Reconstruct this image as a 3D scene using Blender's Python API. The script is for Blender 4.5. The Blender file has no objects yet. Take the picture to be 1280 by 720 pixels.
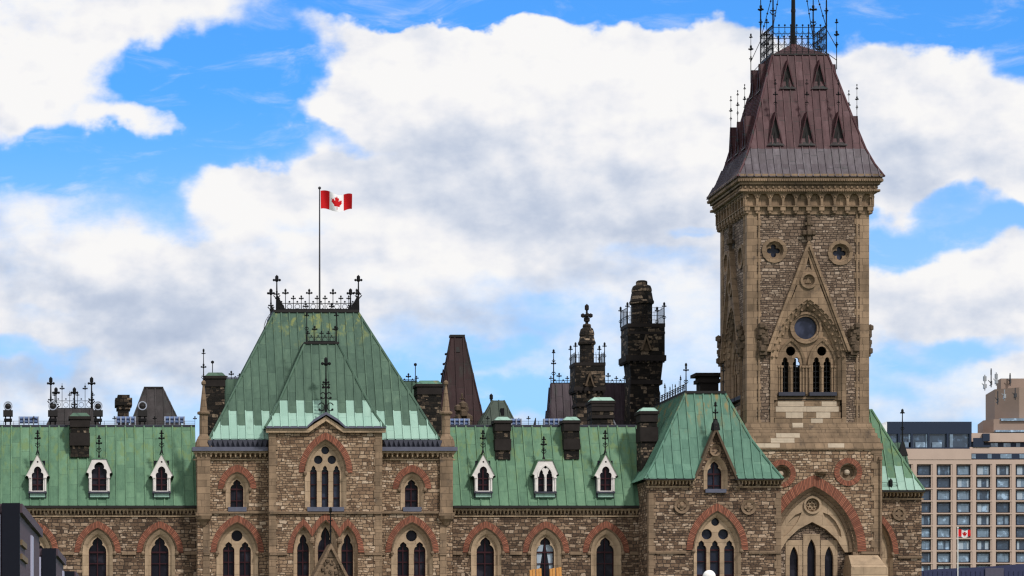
import bpy, math, random
from mathutils import Vector, Matrix
from mathutils.geometry import tessellate_polygon
random.seed(11)
R = math.radians
scene = bpy.context.scene
col = scene.collection

# ------------------------------------------------------------------ camera
F, PX0, PY0, EYE = 3911.0, 50.0, 870.0, 1.7       # focal length, principal point (1280x720 px) and eye height
cd = bpy.data.cameras.new('camera'); cam = bpy.data.objects.new('camera', cd); col.objects.link(cam)
cam.location = (0, 0, EYE); cam.rotation_euler = (R(90), 0, 0)
cd.sensor_width = 36; cd.lens = F / 1280 * 36
cd.shift_x = (640 - PX0) / 1280; cd.shift_y = (PY0 - 360) / 1280
cd.clip_start = 0.5; cd.clip_end = 6000
scene.camera = cam

# ------------------------------------------------------------------ light
SUN_EL, SUN_AZ = 46, 150           # azimuth clockwise from +Y (view direction); behind the camera and to the right
sd = bpy.data.lights.new('sun', 'SUN'); so = bpy.data.objects.new('sun', sd); col.objects.link(so)
sd.energy = 2.8; sd.angle = R(6); sd.color = (1.0, 0.95, 0.89)
_s = Vector((math.sin(R(SUN_AZ)) * math.cos(R(SUN_EL)), math.cos(R(SUN_AZ)) * math.cos(R(SUN_EL)), math.sin(R(SUN_EL))))
so.rotation_euler = (-_s).to_track_quat('-Z', 'Y').to_euler()
so.location = (0, 0, 80)
scene.view_settings.view_transform = 'Standard'
scene.view_settings.look = 'None'
scene.view_settings.exposure = 0.0
scene.view_settings.gamma = 1.0
scene.view_settings.use_curve_mapping = False
scene.cycles.max_bounces = 5
scene.cycles.use_denoising = True
scene.cycles.filter_width = 1.3


class NT:
    """small node-tree writer"""
    def __init__(s, nt): s.nt = nt; nt.nodes.clear()
    def n(s, typ, **kw):
        nd = s.nt.nodes.new(typ)
        for k, v in kw.items():
            if k.startswith('_'): setattr(nd, k[1:], v)
            else: s.put(nd.inputs[k.replace('__', ' ')], v)
        return nd
    def put(s, sock, v):
        if isinstance(v, bpy.types.NodeSocket): s.nt.links.new(v, sock)
        elif v is not None: sock.default_value = v
    def m(s, op, a, b=None, c=None, clamp=False):
        nd = s.nt.nodes.new('ShaderNodeMath'); nd.operation = op; nd.use_clamp = clamp
        for i, v in enumerate((a, b, c)): s.put(nd.inputs[i], v)
        return nd.outputs[0]
    def vm(s, op, a, b=None):
        nd = s.nt.nodes.new('ShaderNodeVectorMath'); nd.operation = op
        s.put(nd.inputs[0], a)
        if b is not None: s.put(nd.inputs[1], b)
        return nd.outputs[0]
    def comb(s, x, y, z=0.0):
        nd = s.nt.nodes.new('ShaderNodeCombineXYZ')
        for i, v in enumerate((x, y, z)): s.put(nd.inputs[i], v)
        return nd.outputs[0]
    def sep(s, v):
        nd = s.nt.nodes.new('ShaderNodeSeparateXYZ'); s.put(nd.inputs[0], v); return nd.outputs
    def mix(s, f, a, b, mode='MIX'):
        nd = s.nt.nodes.new('ShaderNodeMix'); nd.data_type = 'RGBA'; nd.blend_type = mode
        s.put(nd.inputs[0], f); s.put(nd.inputs[6], a); s.put(nd.inputs[7], b)
        return nd.outputs[2]
    def ramp(s, f, stops, interp='LINEAR'):
        nd = s.nt.nodes.new('ShaderNodeValToRGB'); cr = nd.color_ramp; cr.interpolation = interp
        while len(cr.elements) > 1: cr.elements.remove(cr.elements[-1])
        cr.elements[0].position = stops[0][0]; cr.elements[0].color = c4(stops[0][1])
        for p, c in stops[1:]:
            e = cr.elements.new(p); e.color = c4(c)
        s.put(nd.inputs[0], f); return nd.outputs[0]
    def noise(s, vec, scale, detail=3.0, rough=0.5, dist=0.0):
        nd = s.nt.nodes.new('ShaderNodeTexNoise')
        s.put(nd.inputs['Vector'], vec); nd.inputs['Scale'].default_value = scale
        nd.inputs['Detail'].default_value = detail; nd.inputs['Roughness'].default_value = rough
        nd.inputs['Distortion'].default_value = dist
        return nd.outputs[0]
    def step(s, v, a, b):
        nd = s.nt.nodes.new('ShaderNodeMapRange'); nd.interpolation_type = 'SMOOTHSTEP'
        s.put(nd.inputs[0], v); nd.inputs[1].default_value = a; nd.inputs[2].default_value = b
        return nd.outputs[0]

def c4(c):
    if isinstance(c, (int, float)): return (c, c, c, 1)
    return tuple(c) + (1,) if len(c) == 3 else tuple(c)

# ------------------------------------------------------------------ sky
world = bpy.data.worlds.new('World'); scene.world = world; world.use_nodes = True
def make_sky():
    t = NT(world.node_tree)
    sky = t.n('ShaderNodeTexSky', _sky_type='NISHITA', _sun_disc=False)
    sky.sun_elevation = R(SUN_EL); sky.sun_rotation = R(SUN_AZ)
    sky.air_density = 1.0; sky.dust_density = 0.3; sky.ozone_density = 2.0
    d = t.n('ShaderNodeTexCoord').outputs['Generated']
    x, y, z = t.sep(d)[:3]
    az = t.m('ARCTAN2', x, y); el = t.m('ARCSINE', z)
    p = t.comb(az, t.m('MULTIPLY', el, 1.25), 0.0)
    k = 1 / F
    def spot(px, py):                       # photo pixel -> azimuth, elevation in radians
        tx, tz = (px - PX0) * k, (PY0 - py) * k
        return math.atan(tx), math.asin(tz / math.sqrt(1 + tx * tx + tz * tz))
    # edges of every cloud bank are bent by noise before they are compared with their ellipses
    w1 = t.noise(p, 34, 5, .50); w2 = t.noise(t.vm('ADD', p, (3.1, 1.7, 0)), 34, 5, .50)
    waz = t.m('ADD', az, t.m('MULTIPLY', t.m('SUBTRACT', w1, .5), .050))
    wel = t.m('ADD', el, t.m('MULTIPLY', t.m('SUBTRACT', w2, .5), .034))
    blobs = [  # centre x, y, radius x, y, weight  (+ cloud bank, - clear gap)
        (560, 125, 185, 105, 1.5), (730, 120, 170, 105, 1.5), (880, 150, 190, 115, 1.5), (1110, 150, 190, 115, 1.5), (1260, 185, 160, 85, 1.2),
        (700, 200, 300, 95, 1.0), (620, 300, 380, 110, .45), (60, 15, 190, 58, .62), (200, 28, 90, 30, .50), (45, 110, 95, 62, .75), (165, 160, 34, 24, .9),
        (300, 245, 70, 40, .45), (90, 345, 250, 80, .6), (150, 440, 300, 70, .5), (350, 400, 230, 70, .30), (300, 235, 70, 60, .7), (1180, 370, 190, 60, 1.0), (1240, 470, 120, 50, .8),
        (290, 110, 120, 75, -1.3), (290, 185, 130, 24, -.6), (420, 190, 90, 22, -.9), (560, 4, 110, 26, -1.0), (850, -4, 230, 38, -2.2), (640, -6, 200, 30, -2.0), (1180, 12, 190, 44, -2.0), (1290, 50, 70, 55, -1.6),
        (1190, 283, 150, 30, -1.7), (880, 288, 45, 14, -.9), (1150, 440, 75, 28, -.9), (1230, 430, 60, 22, -.7), (1150, 490, 90, 30, -.6),
        (205, 275, 110, 26, -.55), (150, 212, 190, 30, -.55), (60, 195, 90, 26, -.7), (400, 260, 70, 26, -.5), (60, 385, 60, 16, -.5), (330, 330, 40, 50, -.35), (500, 500, 120, 30, -.5), (620, 440, 70, 18, -.5), (820, 330, 60, 16, -.3), (20, 445, 70, 22, -.8), (520, 450, 90, 40, -.35), (660, 500, 90, 26, -.7), (700, 390, 60, 26, -.4), (10, 215, 80, 14, -.8),
    ]
    tot = None; neg = None
    for bx, by, rx, ry, w in blobs:
        a0, e0 = spot(bx, by)
        dx = t.m('MULTIPLY', t.m('SUBTRACT', waz, a0), F / rx)
        dz = t.m('MULTIPLY', t.m('SUBTRACT', wel, e0), F / ry)
        r2 = t.m('ADD', t.m('MULTIPLY', dx, dx), t.m('MULTIPLY', dz, dz))
        g = t.m('MULTIPLY', t.m('EXPONENT', t.m('MULTIPLY', t.m('MULTIPLY', r2, r2), -.7)), w)
        if w > 0: tot = g if tot is None else t.m('ADD', tot, g)
        else: neg = g if neg is None else t.m('ADD', neg, g)
    tot = t.m('ADD', t.m('MINIMUM', tot, 1.15), neg)
    n0 = t.noise(p, 16, 8, .58)
    fine = t.noise(t.vm('MULTIPLY', p, (1.0, 1.6, 1)), 95, 8, .62)
    dens = t.m('ADD', t.m('ADD', tot, .10), t.m('ADD', t.m('MULTIPLY', t.m('SUBTRACT', n0, .5), 1.7), t.m('MULTIPLY', t.m('SUBTRACT', fine, .5), .60)))
    far = t.m('ADD', t.step(el, .26, .5), t.m('MULTIPLY', t.step(t.m('MULTIPLY', y, -1.0), -.3, .3), .8))
    dens = t.m('ADD', dens, t.m('MULTIPLY', far, .55))
    low = t.m('SUBTRACT', 1.0, t.step(el, spot(640, 400)[1], spot(640, 90)[1]))
    alpha = t.m('ADD', t.m('MULTIPLY', t.step(dens, -.22, .70), t.m('SUBTRACT', 1.0, low)), t.m('MULTIPLY', t.step(dens, -.55, .80), low))
    wisp = t.m('MULTIPLY', t.step(t.noise(t.vm('MULTIPLY', p, (1.0, 2.6, 1)), 30, 7, .62, .6), .50, .80), .45)
    alpha = t.m('MAXIMUM', alpha, wisp)
    # relief: the same billows sampled a little towards the sun
    def bill(off, sc): return t.noise(t.vm('ADD', p, off), sc, 5, .52)
    rel = t.m('SUBTRACT', bill((0, 0, 0), 34), bill((.0035, .0065, 0), 34))
    rel2 = t.m('SUBTRACT', bill((.5, 0, 0), 13), bill((.506, .016, 0), 13))
    lit = t.m('ADD', t.m('ADD', .89, t.m('MULTIPLY', rel, 1.5)), t.m('MULTIPLY', rel2, 1.5))
    # undersides of the thick banks are greyer
    lit = t.m('SUBTRACT', lit, t.m('MULTIPLY', t.step(dens, .5, 1.5), .05))
    shade = None
    for bx, by, rx, ry, w in ((620, 235, 260, 45, .30), (860, 262, 200, 45, .30), (1180, 200, 150, 40, .28), (600, 320, 240, 50, .22), (180, 380, 200, 40, .22), (60, 130, 120, 26, .2), (250, 465, 260, 30, .2),
                              (760, 330, 120, 60, .2), (640, 175, 120, 22, .2), (1140, 130, 120, 24, .12), (440, 440, 160, 50, .22), (60, 440, 120, 60, .25), (1200, 400, 120, 40, .2)):
        a0, e0 = spot(bx, by)
        dx = t.m('MULTIPLY', t.m('SUBTRACT', waz, a0), F / rx); dz = t.m('MULTIPLY', t.m('SUBTRACT', wel, e0), F / ry)
        g = t.m('MULTIPLY', t.m('EXPONENT', t.m('MULTIPLY', t.m('ADD', t.m('MULTIPLY', dx, dx), t.m('MULTIPLY', dz, dz)), -1.0)), w)
        shade = g if shade is None else t.m('ADD', shade, g)
    lit = t.m('SUBTRACT', lit, t.m('MULTIPLY', shade, .8))
    lit = t.m('ADD', lit, t.m('MULTIPLY', t.m('SUBTRACT', t.noise(t.vm('MULTIPLY', p, (1, 1.6, 1)), 28, 7, .6), .5), .85))
    a0, e0 = spot(640, 360)
    high = t.step(el, spot(640, 560)[1], spot(640, 60)[1])
    lit = t.m('ADD', lit, t.m('MULTIPLY', t.m('SUBTRACT', high, .5), .30), clamp=True)
    cloud = t.ramp(lit, [(0, (.46, .54, .70)), (.35, (.58, .65, .79)), (.62, (.76, .80, .89)), (.85, (.93, .93, .96)), (1, (1.0, .99, .985))])
    blue = t.mix(1.0, sky.outputs[0], (.40, 1.07, 1.88, 1), 'MULTIPLY')
    blue = t.mix(t.m('MULTIPLY', low, .42), blue, (6.3, 8.3, 10.6, 1))
    bg1 = t.n('ShaderNodeBackground', Color=blue, Strength=.092)
    bg2 = t.n('ShaderNodeBackground', Color=cloud, Strength=.95)
    mx = t.n('ShaderNodeMixShader'); t.put(mx.inputs[0], alpha)
    t.nt.links.new(bg1.outputs[0], mx.inputs[1]); t.nt.links.new(bg2.outputs[0], mx.inputs[2])
    out = t.n('ShaderNodeOutputWorld'); t.nt.links.new(mx.outputs[0], out.inputs[0])
make_sky()

# ------------------------------------------------------------------ materials
def mat(name):
    m = bpy.data.materials.new(name); m.use_nodes = True
    return m, NT(m.node_tree)
def finish(t, color, rough=.8, bump=None, strength=.5, dist=.03, metal=0.0, spec=.3, extra=None):
    b = t.n('ShaderNodeBsdfPrincipled')
    t.put(b.inputs['Base Color'], c4(color) if not isinstance(color, bpy.types.NodeSocket) else color)
    t.put(b.inputs['Roughness'], rough); b.inputs['Metallic'].default_value = metal
    b.inputs['Specular IOR Level'].default_value = spec
    if bump is not None:
        bn = t.n('ShaderNodeBump', Height=bump, Strength=strength, Distance=dist)
        t.nt.links.new(bn.outputs[0], b.inputs['Normal'])
    o = t.n('ShaderNodeOutputMaterial'); t.nt.links.new(b.outputs[0], o.inputs[0])
def wallvec(t):
    pos = t.n('ShaderNodeNewGeometry').outputs['Position']
    x, y, z = t.sep(pos)[:3]
    return pos, t.comb(t.m('ADD', x, y), z, 0.0)
def bricktex(t, vec, w, h, mortar, off=.5, smooth=.3, bias=0.0):
    b = t.n('ShaderNodeTexBrick', Vector=vec, Color1=(0, 0, 0, 1), Color2=(1, 1, 1, 1), Mortar=(.5, .5, .5, 1), Scale=1.0)
    b.inputs['Mortar Size'].default_value = mortar; b.inputs['Mortar Smooth'].default_value = smooth
    b.inputs['Bias'].default_value = bias; b.inputs['Brick Width'].default_value = w; b.inputs['Row Height'].default_value = h
    b.offset = off; b.squash = .62; b.squash_frequency = 3; b.offset_frequency = 2
    return b.outputs[0], b.outputs[1]
def rubble(name, stops, mortar, soot=.25, rowh=.195):
    m, t = mat(name); pos, uv = wallvec(t)
    wn = t.n('ShaderNodeTexNoise', Vector=pos, Scale=2.6); wn.inputs['Detail'].default_value = 4
    warp = t.vm('MULTIPLY', t.vm('SUBTRACT', wn.outputs['Color'], (.5, .5, .5)), (.30, .12, 0))
    uv2 = t.vm('ADD', uv, warp)
    c1, f1 = bricktex(t, uv2, .39, rowh, .020, .43)
    c2, f2 = bricktex(t, t.vm('ADD', uv2, (3.3, .05, 0)), .29, rowh * .66, .017, .37)
    cellv = t.n('ShaderNodeTexVoronoi', Vector=t.vm('MULTIPLY', uv, (1.1, 1.8, 1)), Scale=1.0)
    pick = t.m('GREATER_THAN', t.sep(cellv.outputs['Color'])[0], .52)
    cv = t.mix(pick, c1, c2); fv = t.m('ADD', t.m('MULTIPLY', f1, t.m('SUBTRACT', 1.0, pick)), t.m('MULTIPLY', f2, pick))
    n = t.noise(pos, 9, 4, .6); big = t.noise(pos, .55, 4, .55)
    val = t.m('ADD', t.m('ADD', .5, t.m('MULTIPLY', t.m('SUBTRACT', t.sep(cv)[0], .5), .96)), t.m('MULTIPLY', t.m('SUBTRACT', n, .5), .55))
    c = t.ramp(val, stops)
    c = t.mix(1.0, c, (1.05, .985, .925, 1), 'MULTIPLY')
    c = t.mix(fv, c, c4(mortar))
    g = t.m('ADD', 1.0 - soot * .5, t.m('MULTIPLY', t.m('SUBTRACT', big, .5), soot * 3.2))
    c = t.mix(1.0, c, t.comb(g, g, g), 'MULTIPLY')
    h = t.m('SUBTRACT', t.m('ADD', t.m('MULTIPLY', n, .7), t.m('MULTIPLY', t.sep(cv)[0], .5)), t.m('MULTIPLY', fv, 1.0))
    finish(t, c, .9, h, .9, .05); return m
def ashlar(name, base, var=.25, w=.85, h=.36, joint=.5, stain=.3):
    m, t = mat(name); pos, uv = wallvec(t)
    c1, f1 = bricktex(t, uv, w, h, .012, .5)
    n = t.noise(pos, 3.5, 5, .6); big = t.noise(t.vm('MULTIPLY', pos, (1, 1, .35)), 1.2, 4, .6)
    g = t.m('ADD', 1.0 - var * .5, t.m('MULTIPLY', t.sep(c1)[0], var))
    g = t.m('ADD', g, t.m('MULTIPLY', t.m('SUBTRACT', n, .5), .45))
    g = t.m('ADD', g, t.m('MULTIPLY', t.m('SUBTRACT', big, .5), stain * 2.2))
    g = t.m('MULTIPLY', g, t.m('SUBTRACT', 1.0, t.m('MULTIPLY', f1, joint)))
    c = t.mix(1.0, c4(base), t.comb(g, g, g), 'MULTIPLY')
    soot = t.step(t.noise(pos, 1.7, 5, .65), .56, .74)
    c = t.mix(t.m('MULTIPLY', soot, stain), c, (.07, .055, .045, 1))
    finish(t, c, .88, t.m('SUBTRACT', n, f1), .5, .03); return m
def voussoir(name, c0, c1_, joint):
    m, t = mat(name)
    uv = t.n('ShaderNodeUVMap').outputs[0]
    x, y, z = t.sep(uv)[:3]
    cb, fb = bricktex(t, t.comb(x, t.m('ADD', y, .5), 0), .15, 20., .020, 0)
    pos = t.n('ShaderNodeNewGeometry').outputs['Position']
    n = t.noise(pos, 7, 4, .6)
    v = t.m('ADD', t.sep(cb)[0], t.m('MULTIPLY', t.m('SUBTRACT', n, .5), .8))
    c = t.mix(t.m('ADD', v, 0, clamp=True), c4(c0), c4(c1_))
    big = t.step(t.noise(pos, 1.3, 4, .6), .5, .8)
    c = t.mix(t.m('MULTIPLY', big, .6), c, (.085, .045, .035, 1))
    c = t.mix(fb, c, c4(joint))
    finish(t, c, .85, t.m('SUBTRACT', n, fb), .5, .03); return m
def copper(name, stops, streak=None, rough=.62, amount=.5, joint=.35):
    """sheet roof: uv.x counts the seamed bays, uv.y is metres up the slope"""
    m, t = mat(name)
    uv = t.n('ShaderNodeUVMap').outputs[0]; x, y, z = t.sep(uv)[:3]
    pos = t.n('ShaderNodeNewGeometry').outputs['Position']
    wob = t.noise(t.comb(t.m('FLOOR', x), 7.7, 0), 1.7, 0)
    cb, fb = bricktex(t, t.comb(t.m('ADD', y, t.m('MULTIPLY', wob, 1.8)), x, 0), 1.55, 1.0, .014, .41, .2)
    run = t.noise(t.vm('MULTIPLY', pos, (4.5, 4.5, .45)), 1.0, 5, .62)
    blot = t.noise(pos, .6, 4, .6)
    v = t.m('ADD', t.m('MULTIPLY', t.sep(cb)[0], .36), t.m('ADD', t.m('MULTIPLY', run, amount + .25), t.m('MULTIPLY', blot, .5)))
    v = t.m('SUBTRACT', v, .335)
    c = t.ramp(v, stops)
    if streak:
        top, colr = streak
        zz = t.sep(pos)[2]
        k = t.m('MULTIPLY', t.step(zz, top - 2.6, top), t.step(t.noise(t.vm('MULTIPLY', pos, (3.2, 3.2, .12)), 1.0, 4, .6), .50, .66))
        c = t.mix(t.m('MULTIPLY', k, .75), c, c4(colr))
    grime = t.step(t.noise(t.vm('MULTIPLY', pos, (1.4, 1.4, .5)), 1.0, 5, .7), .55, .8)
    c = t.mix(t.m('MULTIPLY', grime, .35), c, (.05, .09, .07, 1))
    c = t.mix(t.m('MULTIPLY', fb, joint), c, (.03, .05, .045, 1))
    fr_ = t.m('FRACT', x); edge = t.m('LESS_THAN', t.m('MINIMUM', fr_, t.m('SUBTRACT', 1.0, fr_)), t.m('ADD', .05, t.m('MULTIPLY', run, .06)))
    c = t.mix(t.m('MULTIPLY', edge, joint), c, (.03, .05, .045, 1))
    finish(t, c, rough, t.m('SUBTRACT', run, fb), .35, .03, spec=.18); return m
def plain(name, base, rough=.6, metal=0.0, spec=.15, var=.2, scale=4.0, bumps=.25):
    m, t = mat(name)
    pos = t.n('ShaderNodeNewGeometry').outputs['Position']
    n = t.noise(pos, scale, 5, .6)
    g = t.m('ADD', 1.0 - var, t.m('MULTIPLY', n, var * 2))
    c = t.mix(1.0, c4(base), t.comb(g, g, g), 'MULTIPLY')
    finish(t, c, rough, n, bumps, .02, metal, spec); return m

M = {}
M['rubble'] = rubble('rubble sandstone', [(0, (.125, .080, .052)), (.2, (.20, .135, .090)), (.5, (.29, .205, .138)), (.8, (.385, .29, .205)), (1, (.52, .43, .34))], (.085, .060, .043), .16)
M['wing_rubble'] = rubble('dark rubble sandstone', [(0, (.07, .045, .032)), (.25, (.135, .090, .061)), (.55, (.22, .153, .105)), (.8, (.32, .238, .172)), (1, (.48, .39, .31))], (.055, .040, .031), .34)
M['tower_rubble'] = rubble('tower rubble sandstone', [(0, (.11, .078, .058)), (.3, (.165, .122, .093)), (.6, (.23, .175, .135)), (.85, (.31, .245, .195)), (1, (.43, .36, .30))], (.05, .036, .029), .22, .175)
M['tan'] = ashlar('tan dressed stone', (.225, .155, .100), .40, .85, .36, .50, .75)
M['tan_dark'] = ashlar('weathered tan dressed stone', (.20, .138, .090), stain=.45)
M['trim'] = ashlar('window stone', (.37, .27, .18), .2, 2.0, .55, .35, .4)
M['corbel'] = ashlar('corbel stone', (.40, .29, .19), .3, .4, .3, .3, .4)
M['new_stone'] = ashlar('new pale stone', (.44, .36, .275), .1, 1.2, .4, .1, .08)
M['brick'] = voussoir('red sandstone voussoirs', (.165, .052, .030), (.35, .128, .077), (.10, .05, .035))
M['copper'] = copper('green copper', [(0, (.045, .092, .060)), (.3, (.076, .158, .098)), (.6, (.112, .215, .132)), (1, (.18, .295, .185))], (15.2, (.13, .20, .08)))
M['copper_dark'] = copper('dark green copper', [(0, (.034, .066, .048)), (.35, (.052, .096, .070)), (.7, (.074, .130, .093)), (1, (.115, .18, .125))], (22.9, (.22, .24, .07)), amount=.6)
M['copper_teal'] = copper('teal green copper', [(0, (.046, .108, .080)), (.35, (.072, .160, .118)), (.7, (.105, .215, .158)), (1, (.16, .29, .215))], (17.9, (.26, .17, .05)), amount=.6)
M['mint'] = copper('mint renewed copper', [(0, (.22, .365, .305)), (.5, (.285, .44, .37)), (1, (.37, .52, .45))], None, .6, .3, .15)
M['brown_copper'] = copper('brown copper', [(0, (.026, .010, .012)), (.35, (.050, .020, .024)), (.65, (.078, .034, .039)), (1, (.130, .072, .080))], None, .55, .7, .5)
M['skirt_copper'] = copper('blue brown copper skirt', [(0, (.035, .026, .032)), (.35, (.062, .048, .058)), (.65, (.092, .076, .090)), (1, (.16, .14, .16))], None, .5, .7, .5)
M['dark_brown'] = copper('dark brown sheet', [(0, (.012, .005, .006)), (.5, (.028, .011, .012)), (1, (.055, .028, .030))], None, .6)
M['moss'] = copper('dark moss sheet', [(0, (.02, .03, .025)), (.5, (.045, .062, .050)), (1, (.08, .10, .08))], None, .6)
M['purple_copper'] = copper('purple slate sheet', [(0, (.018, .011, .015)), (.5, (.045, .030, .040)), (1, (.085, .062, .078))], None, .5)
M['grey_copper'] = copper('grey brown sheet', [(0, (.014, .012, .012)), (.5, (.034, .029, .030)), (1, (.075, .065, .068))], None, .5)
M['iron'] = plain('black wrought iron', (.006, .006, .007), .6)
M['lead'] = plain('blue grey lead', (.10, .105, .145), .5, var=.3)
M['lead_dark'] = plain('dark lead', (.045, .047, .065), .5, var=.3)
M['gutter'] = plain('dark gutter', (.022, .02, .02), .6)
M['white'] = plain('white painted wood', (.66, .62, .60), .6, var=.28, scale=3.0)
M['frame'] = plain('burgundy window frame', (.035, .010, .014), .45)
M['soot'] = rubble('sooty chimney stone', [(0, (.007, .006, .005)), (.5, (.020, .016, .013)), (.68, (.048, .037, .028)), (.86, (.14, .108, .08)), (1, (.32, .26, .20))], (.012, .01, .009), .6, .22)
M['soot_plain'] = plain('sooty dressed stone', (.022, .018, .017), .85, var=.6, scale=2.0, bumps=.6)
M['carved'] = plain('carved weathered stone', (.10, .072, .05), .9, var=.55, scale=6, bumps=1.0)
M['curtain'] = plain('pale curtain', (.35, .42, .50), .9)
def glass(name, base, rough=.12, spec=.5):
    m, t = mat(name)
    pos = t.n('ShaderNodeNewGeometry').outputs['Position']
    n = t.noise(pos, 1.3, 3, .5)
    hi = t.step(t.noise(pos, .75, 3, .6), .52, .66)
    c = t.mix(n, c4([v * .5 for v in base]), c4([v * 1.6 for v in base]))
    c = t.mix(t.m('MULTIPLY', hi, .55), c, c4([v * 3.5 + .012 for v in base]))  # faint blue-grey reflections painted into the glass colour as paler patches
    finish(t, c, rough, n, .15, .02, spec=spec); return m
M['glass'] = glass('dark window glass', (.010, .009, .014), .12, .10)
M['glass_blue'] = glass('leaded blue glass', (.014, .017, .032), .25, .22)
M['concrete'] = plain('pink concrete', (.46, .35, .295), .85, var=.12, scale=.3)
M['concrete_dark'] = plain('brown concrete', (.27, .20, .165), .85, var=.12, scale=.3)
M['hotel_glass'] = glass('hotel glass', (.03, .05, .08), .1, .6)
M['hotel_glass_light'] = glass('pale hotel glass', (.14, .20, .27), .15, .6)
M['dark_panel'] = plain('dark panel', (.022, .032, .058), .4)
M['red'] = plain('red flag cloth', (.50, .008, .012), .7, var=.08)
M['flag_white'] = plain('white flag cloth', (.78, .78, .80), .7, var=.05)
M['grey_metal'] = plain('grey metal', (.35, .36, .38), .4, .5)
M['pole_dark'] = plain('dark pole', (.06, .06, .065), .4, .3)
M['blue_wall'] = plain('dark blue sheeting', (.035, .04, .09), .5)
M['blue_wall2'] = plain('grey blue sheeting', (.08, .075, .11), .5)
M['booth_black'] = plain('black booth frame', (.006, .007, .014), .5, bumps=.05)
M['booth_side'] = plain('plum booth side', (.085, .058, .075), .6, var=.12, bumps=.05)
M['booth_white'] = plain('lilac booth front', (.42, .42, .56), .5, var=.05, bumps=.05)
M['booth_mark'] = plain('ochre plate', (.17, .12, .075), .6)
M['wood'] = plain('orange timber', (.58, .27, .08), .6, var=.3, scale=9)
M['globe'] = plain('milk glass globe', (.86, .83, .80), .25, var=.02, bumps=0)
M['lamp_silver'] = plain('silver lamp rim', (.40, .42, .48), .25, .6)
M['lamp_blue'] = plain('blue steel tube', (.14, .20, .36), .3, .4)
def ground_mat():
    m, t = mat('lawn'); pos = t.n('ShaderNodeNewGeometry').outputs['Position']
    n = t.noise(pos, .2, 6, .6); n2 = t.noise(pos, 9, 4, .6)
    c = t.mix(n, (.035, .075, .018, 1), (.075, .11, .03, 1)); c = t.mix(t.m('MULTIPLY', n2, .4), c, (.03, .05, .012, 1))
    finish(t, c, .9, n2, .6, .05); return m
M['lawn'] = ground_mat()
M['paving'] = plain('grey paving', (.22, .21, .20), .9)

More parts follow.
